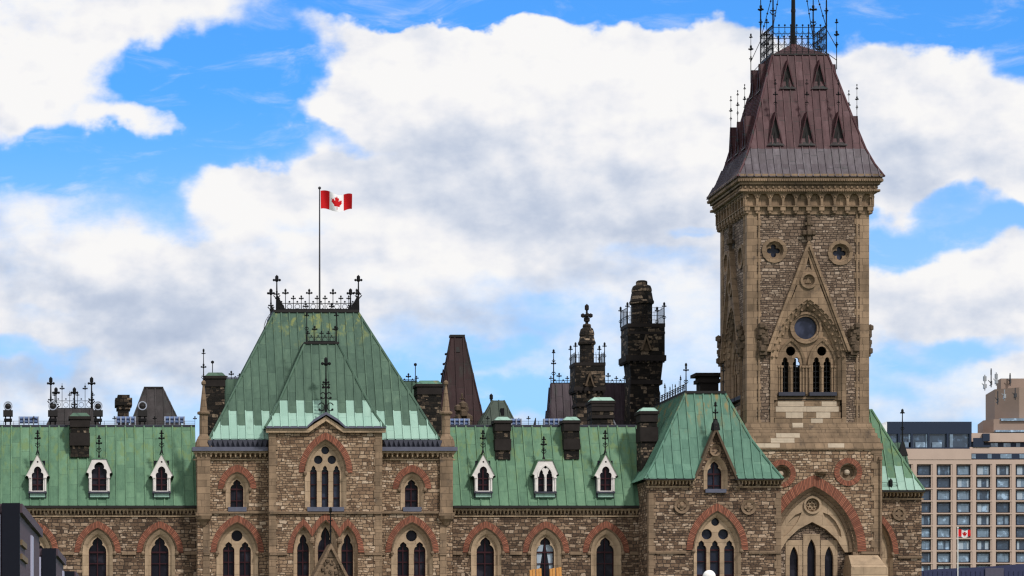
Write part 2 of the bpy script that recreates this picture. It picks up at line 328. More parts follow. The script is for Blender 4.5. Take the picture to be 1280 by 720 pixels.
# ------------------------------------------------------------------ mesh tools
class MB:
    def __init__(s, xf=None): s.v = []; s.f = []; s.fm = []; s.uv = []; s.xf = xf; s.smooth = []
    def face(s, pts, m=0, uv=None, smooth=False):
        i = len(s.v)
        for p in pts:
            p = Vector(p)
            s.v.append(s.xf(p) if s.xf else p)
        s.f.append(tuple(range(i, i + len(pts)))); s.fm.append(m); s.smooth.append(smooth)
        s.uv.append(uv or [(p[0] + p[1], p[2]) for p in pts])
    def box(s, x0, x1, y0, y1, z0, z1, m=0):
        a = [(x0, y0, z0), (x1, y0, z0), (x1, y1, z0), (x0, y1, z0), (x0, y0, z1), (x1, y0, z1), (x1, y1, z1), (x0, y1, z1)]
        for q in ((0, 1, 5, 4), (1, 2, 6, 5), (2, 3, 7, 6), (3, 0, 4, 7), (4, 5, 6, 7), (3, 2, 1, 0)):
            s.face([a[k] for k in q], m)
    def frus(s, x0, x1, y0, y1, z0, X0, X1, Y0, Y1, z1, m=0):
        a = [(x0, y0, z0), (x1, y0, z0), (x1, y1, z0), (x0, y1, z0), (X0, Y0, z1), (X1, Y0, z1), (X1, Y1, z1), (X0, Y1, z1)]
        for q in ((0, 1, 5, 4), (1, 2, 6, 5), (2, 3, 7, 6), (3, 0, 4, 7), (4, 5, 6, 7), (3, 2, 1, 0)):
            s.face([a[k] for k in q], m)
    def plate(s, outer, holes, y0, y1, m=0, back=True):
        """outline and holes in (x, z); a solid slab between y0 (front) and y1"""
        loops = [outer] + list(holes)
        flat = [p for l in loops for p in l]
        tris = tessellate_polygon([[Vector((p[0], p[1], 0)) for p in l] for l in loops])
        for t in tris:
            P = [flat[k] for k in t]
            ar = (P[1][0] - P[0][0]) * (P[2][1] - P[0][1]) - (P[2][0] - P[0][0]) * (P[1][1] - P[0][1])
            if abs(ar) < 1e-9: continue
            if ar < 0: P = P[::-1]
            s.face([(p[0], y0, p[1]) for p in P], m)
            if back: s.face([(p[0], y1, p[1]) for p in P[::-1]], m)
        for l in loops:
            for i in range(len(l)):
                a, b = l[i], l[(i + 1) % len(l)]
                s.face([(a[0], y0, a[1]), (b[0], y0, b[1]), (b[0], y1, b[1]), (a[0], y1, a[1])], m)
    def strip(s, A, B, y0, y1, m=0, yb=None):
        """band between two open paths of equal length (A outer, B inner); yb: front depth of the inner edge"""
        yb = y0 if yb is None else yb
        u = 0
        for i in range(len(A) - 1):
            a, b, c, d = A[i], A[i + 1], B[i + 1], B[i]
            du = math.hypot(b[0] - a[0], b[1] - a[1]); w = math.hypot(a[0] - d[0], a[1] - d[1])
            s.face([(a[0], y0, a[1]), (b[0], y0, b[1]), (c[0], yb, c[1]), (d[0], yb, d[1])], m, [(u, w), (u + du, w), (u + du, 0), (u, 0)])
            s.face([(a[0], y0, a[1]), (a[0], y1, a[1]), (b[0], y1, b[1]), (b[0], y0, b[1])], m, [(u, 0), (u, .3), (u + du, .3), (u + du, 0)])
            s.face([(d[0], yb, d[1]), (c[0], yb, c[1]), (c[0], y1, c[1]), (d[0], y1, d[1])], m, [(u, 0), (u + du, 0), (u + du, .3), (u, .3)])
            u += du
        for P, Q in ((A[0], B[0]), (A[-1], B[-1])):
            s.face([(P[0], y0, P[1]), (Q[0], yb, Q[1]), (Q[0], y1, Q[1]), (P[0], y1, P[1])], m)
    def tube(s, p, q, r, n=6, r2=None, m=0):
        p, q = Vector(p), Vector(q); d = (q - p)
        if d.length < 1e-6: return
        r2 = r if r2 is None else r2
        d.normalize(); a = d.orthogonal().normalized(); b = d.cross(a)
        P = [[c + (a * math.cos(2 * math.pi * k / n) + b * math.sin(2 * math.pi * k / n)) * rr for k in range(n)] for c, rr in ((p, r), (q, r2))]
        for k in range(n):
            j = (k + 1) % n
            s.face([P[0][k], P[0][j], P[1][j], P[1][k]], m, smooth=n > 6)
        s.face(P[0][::-1], m); s.face(P[1], m)
    def lathe(s, cx, cy, prof, n=8, m=0, rot=0.0, smooth=False):
        for (r0, z0), (r1, z1) in zip(prof, prof[1:]):
            for k in range(n):
                a0, a1 = rot + 2 * math.pi * k / n, rot + 2 * math.pi * (k + 1) / n
                pts = [(cx + r0 * math.cos(a0), cy + r0 * math.sin(a0), z0), (cx + r0 * math.cos(a1), cy + r0 * math.sin(a1), z0),
                       (cx + r1 * math.cos(a1), cy + r1 * math.sin(a1), z1), (cx + r1 * math.cos(a0), cy + r1 * math.sin(a0), z1)]
                if r0 < 1e-5: pts = pts[1:]
                elif r1 < 1e-5: pts = pts[:3]
                s.face(pts, m, smooth=smooth)
    def ball(s, x, y, z, r, n=6, m=0, sx=1, sz=1, smooth=False):
        k = max(3, n // 2)
        s.lathe(x, y, [(r * sx * math.sin(math.pi * i / k), z - r * sz * math.cos(math.pi * i / k)) for i in range(k + 1)], n, m, 0, smooth)
    def build(s, name, mats, parent=None, org=None):
        me = bpy.data.meshes.new(name)
        if not isinstance(mats, (list, tuple)): mats = [mats]
        xs = [v.x for v in s.v]; ys = [v.y for v in s.v]; zs = [v.z for v in s.v]
        if org is None: org = Vector(((min(xs) + max(xs)) / 2, (min(ys) + max(ys)) / 2, min(zs)))
        org = Vector(org)
        me.from_pydata([v - org for v in s.v], [], s.f)
        for k in mats: me.materials.append(M[k] if isinstance(k, str) else k)
        me.polygons.foreach_set('material_index', s.fm)
        me.polygons.foreach_set('use_smooth', s.smooth)
        ul = me.uv_layers.new(name='UVMap')
        ul.data.foreach_set('uv', [c for f in s.uv for p in f for c in p[:2]])
        me.update()
        o = bpy.data.objects.new(name, me); col.objects.link(o)
        o['_w'] = list(org); par(o, parent, org)
        return o
def par(o, parent, org):
    if parent is None: o.location = org
    else:
        o.parent = parent; o.location = Vector(org) - Vector(parent['_w'][:])
def empty(name, loc, parent=None):
    o = bpy.data.objects.new(name, None); col.objects.link(o); o['_w'] = list(loc); par(o, parent, Vector(loc)); o.empty_display_size = .3
    return o
def tag(o, label=None, cat=None, group=None, kind=None):
    for k, v in (('label', label), ('category', cat), ('group', group), ('kind', kind)):
        if v: o[k] = v
    return o
def copy_tree(o, off, parent=None):
    c = o.copy(); col.objects.link(c)
    if parent is None: c.location = o.location + Vector(off); c['_w'] = list(Vector(o['_w'][:]) + Vector(off))
    else: c.parent = parent
    for ch in list(o.children): copy_tree(ch, off, c)
    return c

class Pl:
    """a plane parallel to the facade at distance Y: photo pixels to metres"""
    def __init__(s, Y): s.Y = Y; s.k = Y / F
    def x(s, px): return (px - PX0) * s.k
    def z(s, py): return EYE + (PY0 - py) * s.k
    def p(s, px, py): return (s.x(px), s.z(py))
    def pts(s, l): return [s.p(*q) for q in l]

def arch(cx, zs, w, h, n=9):
    """open path of a pointed arch, left foot to right foot"""
    RR = (w * w + h * h) / (2 * w); e = math.atan2(h, RR - w)
    right = [(cx + w - RR + RR * math.cos(e * i / n), zs + RR * math.sin(e * i / n)) for i in range(n + 1)]
    left = [(2 * cx - x, z) for x, z in right]
    return left + right[::-1][1:]
def arch_open(cx, zs, w, h, zb, n=9):
    a = arch(cx, zs, w, h, n)
    return [(cx - w, zb)] + a + [(cx + w, zb)]
def cusp(cx, zs, w, h, zb):
    half = [(1, 0), (.96, .2), (.78, .38), (.52, .47), (.60, .60), (.46, .78), (0, 1)]
    rp = [(cx + w * a, zs + h * b) for a, b in half]
    lp = [(2 * cx - x, z) for x, z in rp]
    return [(cx - w, zb)] + lp + rp[::-1][1:] + [(cx + w, zb)]
def trefoil(cx, zs, w, h, zb):
    half = [(1, 0), (1.05, .15), (1.02, .3), (.85, .42), (.62, .45), (.68, .6), (.6, .78), (.35, .93), (0, 1)]
    rp = [(cx + w * a, zs + h * b) for a, b in half]
    lp = [(2 * cx - x, z) for x, z in rp]
    return [(cx - w, zb)] + lp + rp[::-1][1:] + [(cx + w, zb)]
def circ(cx, cz, r, n=16): return [(cx + r * math.cos(2 * math.pi * i / n), cz + r * math.sin(2 * math.pi * i / n)) for i in range(n)]
def quatre(cx, cz, r):
    out = []
    for i in range(32):
        a = 2 * math.pi * i / 32
        rr = r * (.52 + .48 * abs(math.cos(2 * a)) ** .8)
        out.append((cx + rr * math.cos(a), cz + rr * math.sin(a)))
    return out
def ringpath(c, r, n=24): return [(c[0] + r * math.cos(2 * math.pi * i / n), c[1] + r * math.sin(2 * math.pi * i / n)) for i in range(n + 1)]

def clip2(poly, axis, lim, keep_less):
    out = []
    for i in range(len(poly)):
        a, b = poly[i], poly[(i + 1) % len(poly)]
        da, db = (lim - a[axis], lim - b[axis]) if keep_less else (a[axis] - lim, b[axis] - lim)
        if da >= 0: out.append(a)
        if (da > 0 and db < 0) or (da < 0 and db > 0):
            t = da / (da - db); out.append(tuple(a[k] + (b[k] - a[k]) * t for k in range(2)))
    return out
def roof_poly(mb, pts, spacing=.5, m=0, zone=None, rib=.06, ribm=None, flip=False):
    pts = [Vector(p) for p in pts]
    n = (pts[1] - pts[0]).cross(pts[-1] - pts[0])
    if n.length < 1e-9: n = (pts[2] - pts[1]).cross(pts[0] - pts[1])
    n.normalize()
    if n.z < 0: n = -n
    ud = Vector((0, 0, 1)).cross(n).normalized(); vd = n.cross(ud).normalized()
    o = pts[0]; off = o - ud * o.dot(ud) - vd * o.dot(vd)
    P = [(p.dot(ud), p.dot(vd)) for p in pts]
    W = lambda u, v: off + ud * u + vd * v
    if abs(vd.z) < 1e-6: vd.z = 1e-6
    us = [p[0] for p in P]; k0, k1 = math.floor(min(us) / spacing), math.ceil(max(us) / spacing)
    for k in range(k0, k1):
        q = clip2(clip2(P, 0, k * spacing, False), 0, (k + 1) * spacing, True)
        if len(q) < 3: continue
        bands = [(-1e9, 1e9, m)]
        if zone: bands = zone(k)
        for z0, z1, mm in bands:
            qq = q
            if z0 > -1e8: qq = clip2(qq, 1, (z0 - off.z) / vd.z, False) if len(qq) > 2 else qq
            if z1 < 1e8 and len(qq) > 2: qq = clip2(qq, 1, (z1 - off.z) / vd.z, True)
            if len(qq) < 3: continue
            ar = abs(sum(qq[i][0] * qq[(i + 1) % len(qq)][1] - qq[(i + 1) % len(qq)][0] * qq[i][1] for i in range(len(qq))))
            if ar < 1e-6: continue
            mb.face([W(*c) for c in qq], mm, [(c[0] / spacing, c[1]) for c in qq])
        if rib and k > k0:
            u = k * spacing; vs = []
            for i in range(len(P)):
                a, b = P[i], P[(i + 1) % len(P)]
                if (a[0] - u) * (b[0] - u) < 0: vs.append(a[1] + (b[1] - a[1]) * (u - a[0]) / (b[0] - a[0]))
            if len(vs) >= 2 and max(vs) - min(vs) > .05:
                a, b = W(u, min(vs)), W(u, max(vs)); hw = rib * .55
                mm = ribm if ribm is not None else m
                for (z0, z1, zm) in (zone(k) if zone and ribm is None else [(-1e9, 1e9, mm)]):
                    lo, hi = max(a.z, z0), min(b.z, z1)
                    if hi - lo < .02: continue
                    A = a.lerp(b, (lo - a.z) / (b.z - a.z)); B = a.lerp(b, (hi - a.z) / (b.z - a.z))
                    e, h = ud * hw, n * rib
                    uvq = [(k + .1, 0), (k + .1, .1), (k + .15, 3), (k + .15, 0)]
                    mb.face([A - e, A - e + h, B - e + h, B - e], zm, uvq)
                    mb.face([A + e, B + e, B + e + h, A + e + h], zm, uvq)
                    mb.face([A - e + h, A + e + h, B + e + h, B - e + h], zm, uvq)
                    mb.face([A - e, A + e, A + e + h, A - e + h], zm, uvq)
def gabled_front(mb, levels, gl, gr, zap, spacing, m=0, zone=None):
    """front slope of a roof that is interrupted by a stone gable; gl, gr: x of the gable edges at a height"""
    lv2 = []
    for a, b in zip(levels, levels[1:]):
        lv2.append(a)
        if a[4] < zap < b[4]:
            t = (zap - a[4]) / (b[4] - a[4]); lv2.append(tuple(a[i] + (b[i] - a[i]) * t for i in range(5)))
    lv2.append(levels[-1])
    for a, b in zip(lv2, lv2[1:]):
        if b[4] > zap + .001: roof_poly(mb, [(a[0], a[2], a[4]), (a[1], a[2], a[4]), (b[1], b[2], b[4]), (b[0], b[2], b[4])], spacing, m, zone)
        else:
            roof_poly(mb, [(a[0], a[2], a[4]), (gl(a[4]), a[2], a[4]), (gl(b[4]), b[2], b[4]), (b[0], b[2], b[4])], spacing, m, zone)
            roof_poly(mb, [(gr(a[4]), a[2], a[4]), (a[1], a[2], a[4]), (b[1], b[2], b[4]), (gr(b[4]), b[2], b[4])], spacing, m, zone)
def levels_roof(mb, levels, spacing=.5, m=0, zone=None, sides='flrb', ribm=None, hips=.07, rib=.06):
    """levels: list of (x0, x1, y0, y1, z) rectangles, bottom to top"""
    for (a, b) in zip(levels, levels[1:]):
        x0, x1, y0, y1, z0 = a; X0, X1, Y0, Y1, z1 = b
        if 'f' in sides: roof_poly(mb, [(x0, y0, z0), (x1, y0, z0), (X1, Y0, z1), (X0, Y0, z1)], spacing, m, zone, rib, ribm)
        if 'l' in sides: roof_poly(mb, [(x0, y1, z0), (x0, y0, z0), (X0, Y0, z1), (X0, Y1, z1)], spacing, m, zone, rib, ribm)
        if 'r' in sides: roof_poly(mb, [(x1, y0, z0), (x1, y1, z0), (X1, Y1, z1), (X1, Y0, z1)], spacing, m, zone, rib, ribm)
        if 'b' in sides: roof_poly(mb, [(x1, y1, z0), (x0, y1, z0), (X0, Y1, z1), (X1, Y1, z1)], spacing, m, zone, rib, ribm)
        if hips:
            for p, q in (((x0, y0, z0), (X0, Y0, z1)), ((x1, y0, z0), (X1, Y0, z1))): mb.tube(p, q, hips, 6, m=m)
    x0, x1, y0, y1, z = levels[-1]
    mb.face([(x0, y0, z), (x1, y0, z), (x1, y1, z), (x0, y1, z)], m)

# iron ornaments
def fleur(mb, x, y, z, s, axis='x'):
    """a small cross-shaped iron flower"""
    r = s * .21
    mb.ball(x, y, z, r * 1.1, 6)
    mb.ball(x, y, z + s * .42, r * .95, 6, sz=1.4)
    for d in (-1, 1):
        ox, oy = (d * s * .36, 0) if axis == 'x' else (0, d * s * .36)
        mb.ball(x + ox, y + oy, z + s * .05, r * .85, 6)
    mb.tube((x - (s * .36 if axis == 'x' else 0), y - (s * .36 if axis != 'x' else 0), z + s * .05), (x + (s * .36 if axis == 'x' else 0), y + (s * .36 if axis != 'x' else 0), z + s * .05), r * .35, 4)
def finial(mb, x, y, z, h, s=.42, r=.03, tiers=(.42, .66, .88)):
    r *= 1.35
    mb.tube((x, y, z), (x, y, z + h), r, 6, r * .5)
    for i, t in enumerate(tiers):
        sc = s * (1.0 if i == 1 else .7)
        fleur(mb, x, y, z + h * t, sc, 'x'); fleur(mb, x, y, z + h * t, sc * .8, 'y')
        if i == 0:
            for d in (-1, 1):
                mb.tube((x, y, z + h * t - sc * .9), (x + d * sc * .6, y, z + h * t - sc * .2), r * .6, 4)
    mb.ball(x, y, z + h, r * 1.8, 6, sz=1.8)
def cresting(mb, p, q, h, step=.45, s=.2, r=.018):
    r *= 1.4; s *= 1.25
    p, q = Vector(p), Vector(q); L = (q - p).length; n = max(2, round(L / step)); ax = 'x' if abs((q - p).x) > abs((q - p).y) else 'y'
    up = Vector((0, 0, 1))
    mb.tube(p + up * .04, q + up * .04, r * 1.3, 4); mb.tube(p + up * h * .42, q + up * h * .42, r * .8, 4)
    for i in range(n + 1):
        c = p.lerp(q, i / n); hh = h * (1.35 if i % 3 == 1 else .92)
        mb.tube(c, c + up * hh, r, 4, r * .6)
        fleur(mb, c.x, c.y, c.z + hh * .78, s * (1.2 if i % 3 == 1 else .9), ax)
        if i < n:
            e = p.lerp(q, (i + .5) / n)
            for k in range(8):
                a0, a1 = math.pi * k / 4, math.pi * (k + 1) / 4; rr = min(step * .3, h * .2); dv = (q - p).normalized()
                mb.tube(e + dv * rr * math.cos(a0) + up * (h * .22 + rr * math.sin(a0)), e + dv * rr * math.cos(a1) + up * (h * .22 + rr * math.sin(a1)), r * .6, 4)
            mb.ball(e.x, e.y, e.z + h * .52, r * 1.8, 4)
def railing(mb, p, q, h, step=.9, r=.014, tips=True):
    p, q = Vector(p), Vector(q); L = (q - p).length; n = max(2, round(L / step)); up = Vector((0, 0, 1))
    for f in (1.0, .5): mb.tube(p + up * h * f, q + up * h * f, r, 4)
    for i in range(n + 1):
        c = p.lerp(q, i / n)
        mb.tube(c, c + up * h * (1.0 if i % 4 else 1.8), r, 4)
        if tips and i % 4 == 0: fleur(mb, c.x, c.y, c.z + h * 1.6, .22)

# ------------------------------------------------------------------ setting: ground
g = MB(); g.face([(-2500, -300, 0), (2500, -300, 0), (2500, 5000, 0), (-2500, 5000, 0)])
tag(g.build('ground', 'lawn', org=(0, 0, 0)), kind='structure')
g = MB(); g.face([(-30, 152, .004), (90, 152, .004), (90, 164.5, .004), (-30, 164.5, .004)])
tag(g.build('path', 'paving', org=(0, 158, .004)), kind='structure')

# ------------------------------------------------------------------ the stone building
B = empty('stone_building', Pl(170).p(560, 870)[:1] + (172.0, 0.0))
tag(B, 'long brown sandstone gothic building with green copper roofs and a tall tower at right', 'building')

def window(pl, cx, yb, ys, glassw, glassh, sur, brick=None, lights=None, sill=None, name='window', reveal=.38, bars=(.3, .62), legs=True, foot=None, matglass='glass', curtain=False, inner=None):
    """one pointed window. everything in photo px: cx centre, yb bottom, ys springing line; sur=(halfwidth, rise) stone surround;
    lights: list of (dx, halfwidth, springing y, rise) or ('c', dx, y, r)"""
    k = pl.k; Y = pl.Y; X = pl.x(cx); zs = pl.z(ys); zb = pl.z(yb)
    so_ = arch_open(X, zs, sur[0] * k, sur[1] * k, zb); iw, ih = (inner or (sur[0] * .78, sur[1] * .80)); si = arch_open(X, zs, iw * k, ih * k, zb)
    mb = MB()
    mb.strip(so_, si, Y - .05, Y + .5, 0, Y + .10)                       # splayed outer moulding
    gi = arch_open(X, zs, (iw - 1.6) * k, (ih - 1.8) * k, zb)
    mb.strip(si, gi, Y + .12, Y + .5, 0, Y + .2)
    w = mb.build(name, 'trim', B)
    tr = MB(); holes = []
    if lights is None: lights = [(0, glassw, ys, glassh)]
    for l in lights:
        if l[0] == 'c': holes.append(circ(pl.x(cx + l[1]), pl.z(l[2]), l[3] * k, 14))
        else: holes.append(cusp(pl.x(cx + l[0]), pl.z(l[2]), l[1] * k, l[3] * k, zb + .03))
    if len(lights) > 1 or True:
        tr.plate(arch_open(X, zs, (iw - 1.2) * k, (ih - 1.4) * k, zb), holes, Y + .24, Y + .40)
        tr.build('tracery', 'trim', w)
    pn = MB(); pn.plate(arch_open(X, zs, (iw - 2) * k, (ih - 2) * k, zb, 5), [], Y + .52, Y + .56); pn.build('pane', matglass, w)
    fr = MB()
    for l in lights:
        if l[0] == 'c': continue
        lx = pl.x(cx + l[0]); hw = l[1] * k; zt = pl.z(l[2]) + l[3] * k * .95
        if len(lights) == 1 or l[1] > 6.5: fr.box(lx - .03, lx + .03, Y + .44, Y + .49, zb, zt)
        z = pl.z(l[2]); fr.box(lx - hw, lx + hw, Y + .43, Y + .485, z - .045, z + .045)
        z -= .62
        while z > zb + .2: fr.box(lx - hw, lx + hw, Y + .435, Y + .48, z - .028, z + .028); z -= .72
        for d in (-1, 1): fr.box(lx + d * (hw - .02) - .025, lx + d * (hw - .02) + .025, Y + .43, Y + .495, zb, z + .5 if False else pl.z(l[2]))
    fr.build('window_frame', 'frame', w)
    if brick:
        bw, bh, th, fy = brick
        b = MB(); A = arch(X, pl.z(fy), bw * k, bh * k, 12); Bp = arch(X, pl.z(fy), (bw - th) * k, (bh - th * 1.15) * k, 12)
        b.strip(A, Bp, Y - .04, Y + .15); b.build('brick_arch', 'brick', w)
        h = MB(); A = arch(X, pl.z(fy), (bw - th - .2) * k, (bh - th * 1.15 - .2) * k, 12); Bp = arch(X, pl.z(fy), (bw - th - 2.0) * k, (bh - th * 1.15 - 2.2) * k, 12)
        h.strip(A, Bp, Y - .12, Y + .1, 0, Y - .03)
        for d in (-1, 1): h.ball(X + d * (bw - th - .6) * k, Y - .07, pl.z(fy) - .05, .11, 8, sz=1.2)
        h.build('hood_mould', 'tan_dark', w)
    if curtain:
        for d in (-1, 1):
            c = MB()
            x0, z0 = X + d * glassw * k * .95, pl.z(ys) + glassh * k * .5
            c.face([(x0, Y + .50, z0), (X + d * .06, Y + .50, z0), (X + d * glassw * k * .75, Y + .50, zs - 1.5), (x0, Y + .50, zs - 1.5)])
            c.build('curtain', 'curtain', w)
    if sill:
        s_ = MB(); s_.box(pl.x(cx - sill[0]), pl.x(cx + sill[0]), Y - .14, Y + .12, pl.z(yb + sill[1]), pl.z(yb - .6)); s_.build('sill', 'lead', w)
    return w, so_

GROUND_PY = 912
def wall(pl, x0, x1, top, holes, m, depth, name='wall', thick=.6, gable=None):
    """front plate with real openings and a solid body behind"""
    mb = MB(); zt = pl.z(top)
    out = [(pl.x(x0), 0), (pl.x(x1), 0), (pl.x(x1), zt)] + (pl.pts(gable) if gable else []) + [(pl.x(x0), zt)]
    mb.plate(out, holes, pl.Y, pl.Y + thick)
    mb.box(pl.x(x0), pl.x(x1), pl.Y + thick, pl.Y + depth, 0, zt - .01)
    return mb.build(name, m, B)
def band(pl, x0, x1, y0, y1, out, m, name='string_course', ends=0.0):
    mb = MB(); mb.box(pl.x(x0), pl.x(x1), pl.Y - out, pl.Y + .05 + ends, pl.z(y1), pl.z(y0)); return mb.build(name, m, B)
def corbels(pl, x0, x1, y0, y1, name='cornice', m='corbel', pitch=5.0, out=.24, zig=False):
    """a moulded shelf over a row of little corbel blocks"""
    mb = MB(); k = pl.k; Y = pl.Y
    mb.box(pl.x(x0), pl.x(x1), Y - out, Y + .1, pl.z(y0 + (y1 - y0) * .22), pl.z(y0))
    mb.box(pl.x(x0), pl.x(x1), Y - .07, Y + .08, pl.z(y1), pl.z(y1 - (y1 - y0) * .16))
    n = max(1, round((x1 - x0) / pitch)); dx = (pl.x(x1) - pl.x(x0)) / n
    za, zb_ = pl.z(y0 + (y1 - y0) * .22), pl.z(y1 - (y1 - y0) * .18)
    for i in range(n):
        a = pl.x(x0) + dx * (i + .18); b = pl.x(x0) + dx * (i + .82); c = (a + b) / 2
        q = [(a, Y - out * .8, za), (b, Y - out * .8, za), (b, Y, za), (a, Y, za)]
        tip = (c, Y - .04, zb_)
        for j in range(4): mb.face([q[j], q[(j + 1) % 4], tip])
        mb.box(c - dx * .12, c + dx * .12, Y - out * .9, Y - .02, zb_ - (za - zb_) * -.35, za)
    return mb.build(name, m, B)

# ---- wings ---------------------------------------------------------------
W = Pl(170.0)
def wing(x0, x1, wins, dorms, curt=()):
    holes = []
    for cx in wins:
        w, o = window(W, cx, 760, 690, 11, 19, (19, 28), brick=(29, 39, 7.2, 690.5), curtain=cx in curt)
        holes.append(o)
    wall(W, x0, x1, 634, holes, 'wing_rubble', 8.0)
    xs = [x0] + [v for cx in wins for v in (cx - 30, cx + 30)] + [x1]
    for a, b in zip(xs[::2], xs[1::2]):
        if b - a > 3: band(W, a, b, 689.5, 693.5, .09, 'tan_dark')
    corbels(W, x0, x1, 636, 646, pitch=4.7, out=.2)
    g = MB(); g.box(W.x(x0), W.x(x1), W.Y - .42, W.Y - .1, W.z(635.5), W.z(632.5)); g.build('gutter', 'gutter', B)
    e = Pl(169.7); t = Pl(172.0)
    r = MB(); levels_roof(r, [(e.x(x0), e.x(x1), 169.62, 177, e.z(632.5)), (e.x(x0), e.x(x1), 172.0, 176.8, t.z(532))], .52, 0, sides='f', hips=0)
    ro = r.build('roof', 'copper', B)
    rg = MB(); rg.box(e.x(x0), e.x(x1), 171.93, 172.5, t.z(533.5), t.z(531.0)); rg.box(e.x(x0), e.x(x1), 172.3, 178, t.z(534), t.z(532)); rg.build('ridge', 'lead_dark', ro)
    rl = MB(); railing(rl, (e.x(x0), 172.2, t.z(531)), (e.x(x1), 172.2, t.z(531)), .22, .55); rl.build('railing', 'iron', ro)
    for cx, kind in dorms: dormer(cx, kind)
def roof_y(py):     # depth of the wing roof surface at a height given on the photo
    return 169.62 + (172.0 - 169.62) * (632.5 - py) / (632.5 - 532)
def dormer(cx, kind):
    pl = Pl(169.72); Y = pl.Y; k = pl.k; c = cx
    if kind == 'point':
        outer = [(c - 11, 615), (c + 11, 615), (c + 11, 596), (c + 14.5, 594.5), (c, 567.5), (c - 14.5, 594.5), (c - 11, 596)]
        hole = trefoil(pl.x(c), pl.z(597), 7.0 * k, 14 * k, pl.z(613.5)); holes = [hole, circ(pl.x(c), pl.z(577.5), 1.3 * k, 6)]
        apex = 567.5; top = [(c - 15.5, 595), (c, 566), (c + 15.5, 595)]; bw = 11
    elif kind == 'hip':
        outer = [(c - 13, 615), (c + 13, 615), (c + 13, 592), (c + 16, 590.5), (c + 8.5, 573.5), (c - 8.5, 573.5), (c - 16, 590.5), (c - 13, 592)]
        hole = trefoil(pl.x(c), pl.z(593), 9.2 * k, 15.5 * k, pl.z(613.5)); holes = [hole]
        apex = 573; top = [(c - 17, 591), (c - 9, 572.3), (c + 9, 572.3), (c + 17, 591)]; bw = 13
    else:
        outer = [(c - 13.5, 617), (c + 13.5, 617), (c + 13.5, 594), (c + 16, 592.5), (c + 8.5, 575.5), (c - 8.5, 575.5), (c - 16, 592.5), (c - 13.5, 594)]
        holes = [cusp(pl.x(c + d * 5.3), pl.z(596), 3.9 * k, 9 * k, pl.z(614.5)) for d in (-1, 1)] + [circ(pl.x(c), pl.z(584), 2.0 * k, 8)]
        apex = 574.5; top = [(c - 17, 593), (c - 9, 574.3), (c + 9, 574.3), (c + 17, 593)]; bw = 13.5
    mb = MB(); mb.plate(pl.pts(outer), holes, Y - .08, Y + .06)
    for d in (-1, 1):   # little colonnettes with capitals
        x = pl.x(c + d * (bw - 1.3)); mb.tube((x, Y - .1, pl.z(614)), (x, Y - .1, pl.z(597)), .045, 8); mb.box(x - .08, x + .08, Y - .17, Y - .08, pl.z(598), pl.z(596))
    if kind == 'twin':
        mb.tube((pl.x(c), Y - .1, pl.z(614)), (pl.x(c), Y - .1, pl.z(596)), .05, 8)
        mb.strip(arch(pl.x(c), pl.z(596), 10 * k, 16 * k, 8), arch(pl.x(c), pl.z(596), 8.3 * k, 13.6 * k, 8), Y - .14, Y)
    d_ = mb.build('dormer', 'white', B)
    for xa in (c - bw, c + bw - 1.3):
        ck = MB(); ck.box(pl.x(xa), pl.x(xa + 1.3), Y + .06, roof_y(596) + .1, pl.z(622), pl.z(596)); ck.build('cheek', 'lead_dark', d_)
    pn = MB(); pn.box(pl.x(c - bw + 1.5), pl.x(c + bw - 1.5), Y + .16, Y + .2, pl.z(615), pl.z(apex + 8)); pn.build('pane', 'glass', d_)
    fr = MB(); 
    if kind != 'twin': fr.box(pl.x(c) - .04, pl.x(c) + .04, Y + .07, Y + .14, pl.z(614), pl.z(584))
    for yy in (598, 606): fr.box(pl.x(c - bw + 2), pl.x(c + bw - 2), Y + .08, Y + .13, pl.z(yy) - .03, pl.z(yy) + .03)
    fr.build('window_frame', 'frame', d_)
    sl = MB(); sl.box(pl.x(c - bw + 1.5), pl.x(c + bw - 1.5), Y - .05, Y + .3, pl.z(621.5), pl.z(616.8)); sl.build('apron', 'mint', d_)
    sl = MB(); sl.box(pl.x(c - bw - .6), pl.x(c + bw + .6), Y - .16, Y + .2, pl.z(616.8), pl.z(614.6)); sl.build('sill', 'lead_dark', d_)
    # roof running back into the slope
    T = pl.pts(top); rf = MB(); y1 = lambda z: 169.62 + 2.38 * (z - Pl(169.7).z(632.5)) / (Pl(172).z(532) - Pl(169.7).z(632.5)) + .05
    for a, b in zip(T, T[1:]):
        for o_, dz in ((0, .0), (0, -.07)):
            rf.face([(a[0], Y - .13, a[1] + dz), (b[0], Y - .13, b[1] + dz), (b[0], y1(b[1]), b[1] + dz), (a[0], y1(a[1]), a[1] + dz)], 0, [(.3, 0), (.6, 0), (.6, .9), (.3, .9)])
        rf.face([(a[0], Y - .13, a[1]), (b[0], Y - .13, b[1]), (b[0], Y - .13, b[1] - .07), (a[0], Y - .13, a[1] - .07)])
    rf.build('dormer_roof', 'copper', d_)
    fi = MB(); yb = Y + (.1 if kind == 'point' else .5)
    fi.lathe(pl.x(c), yb, [(.12, pl.z(apex) - .05), (.03, pl.z(apex) + .25)], 6)
    finial(fi, pl.x(c), yb, pl.z(apex), 28 * k, .34, .026, (.45, .7, .92)); fi.build('finial', 'iron', d_)

wing(-60, 246.5, [44, 122, 200], [(47, 'point'), (124, 'hip'), (202, 'point')])
wing(566, 812, [607.5, 682.5, 757.5], [(604, 'point'), (681.5, 'twin'), (757, 'point')], curt=(682.5,))

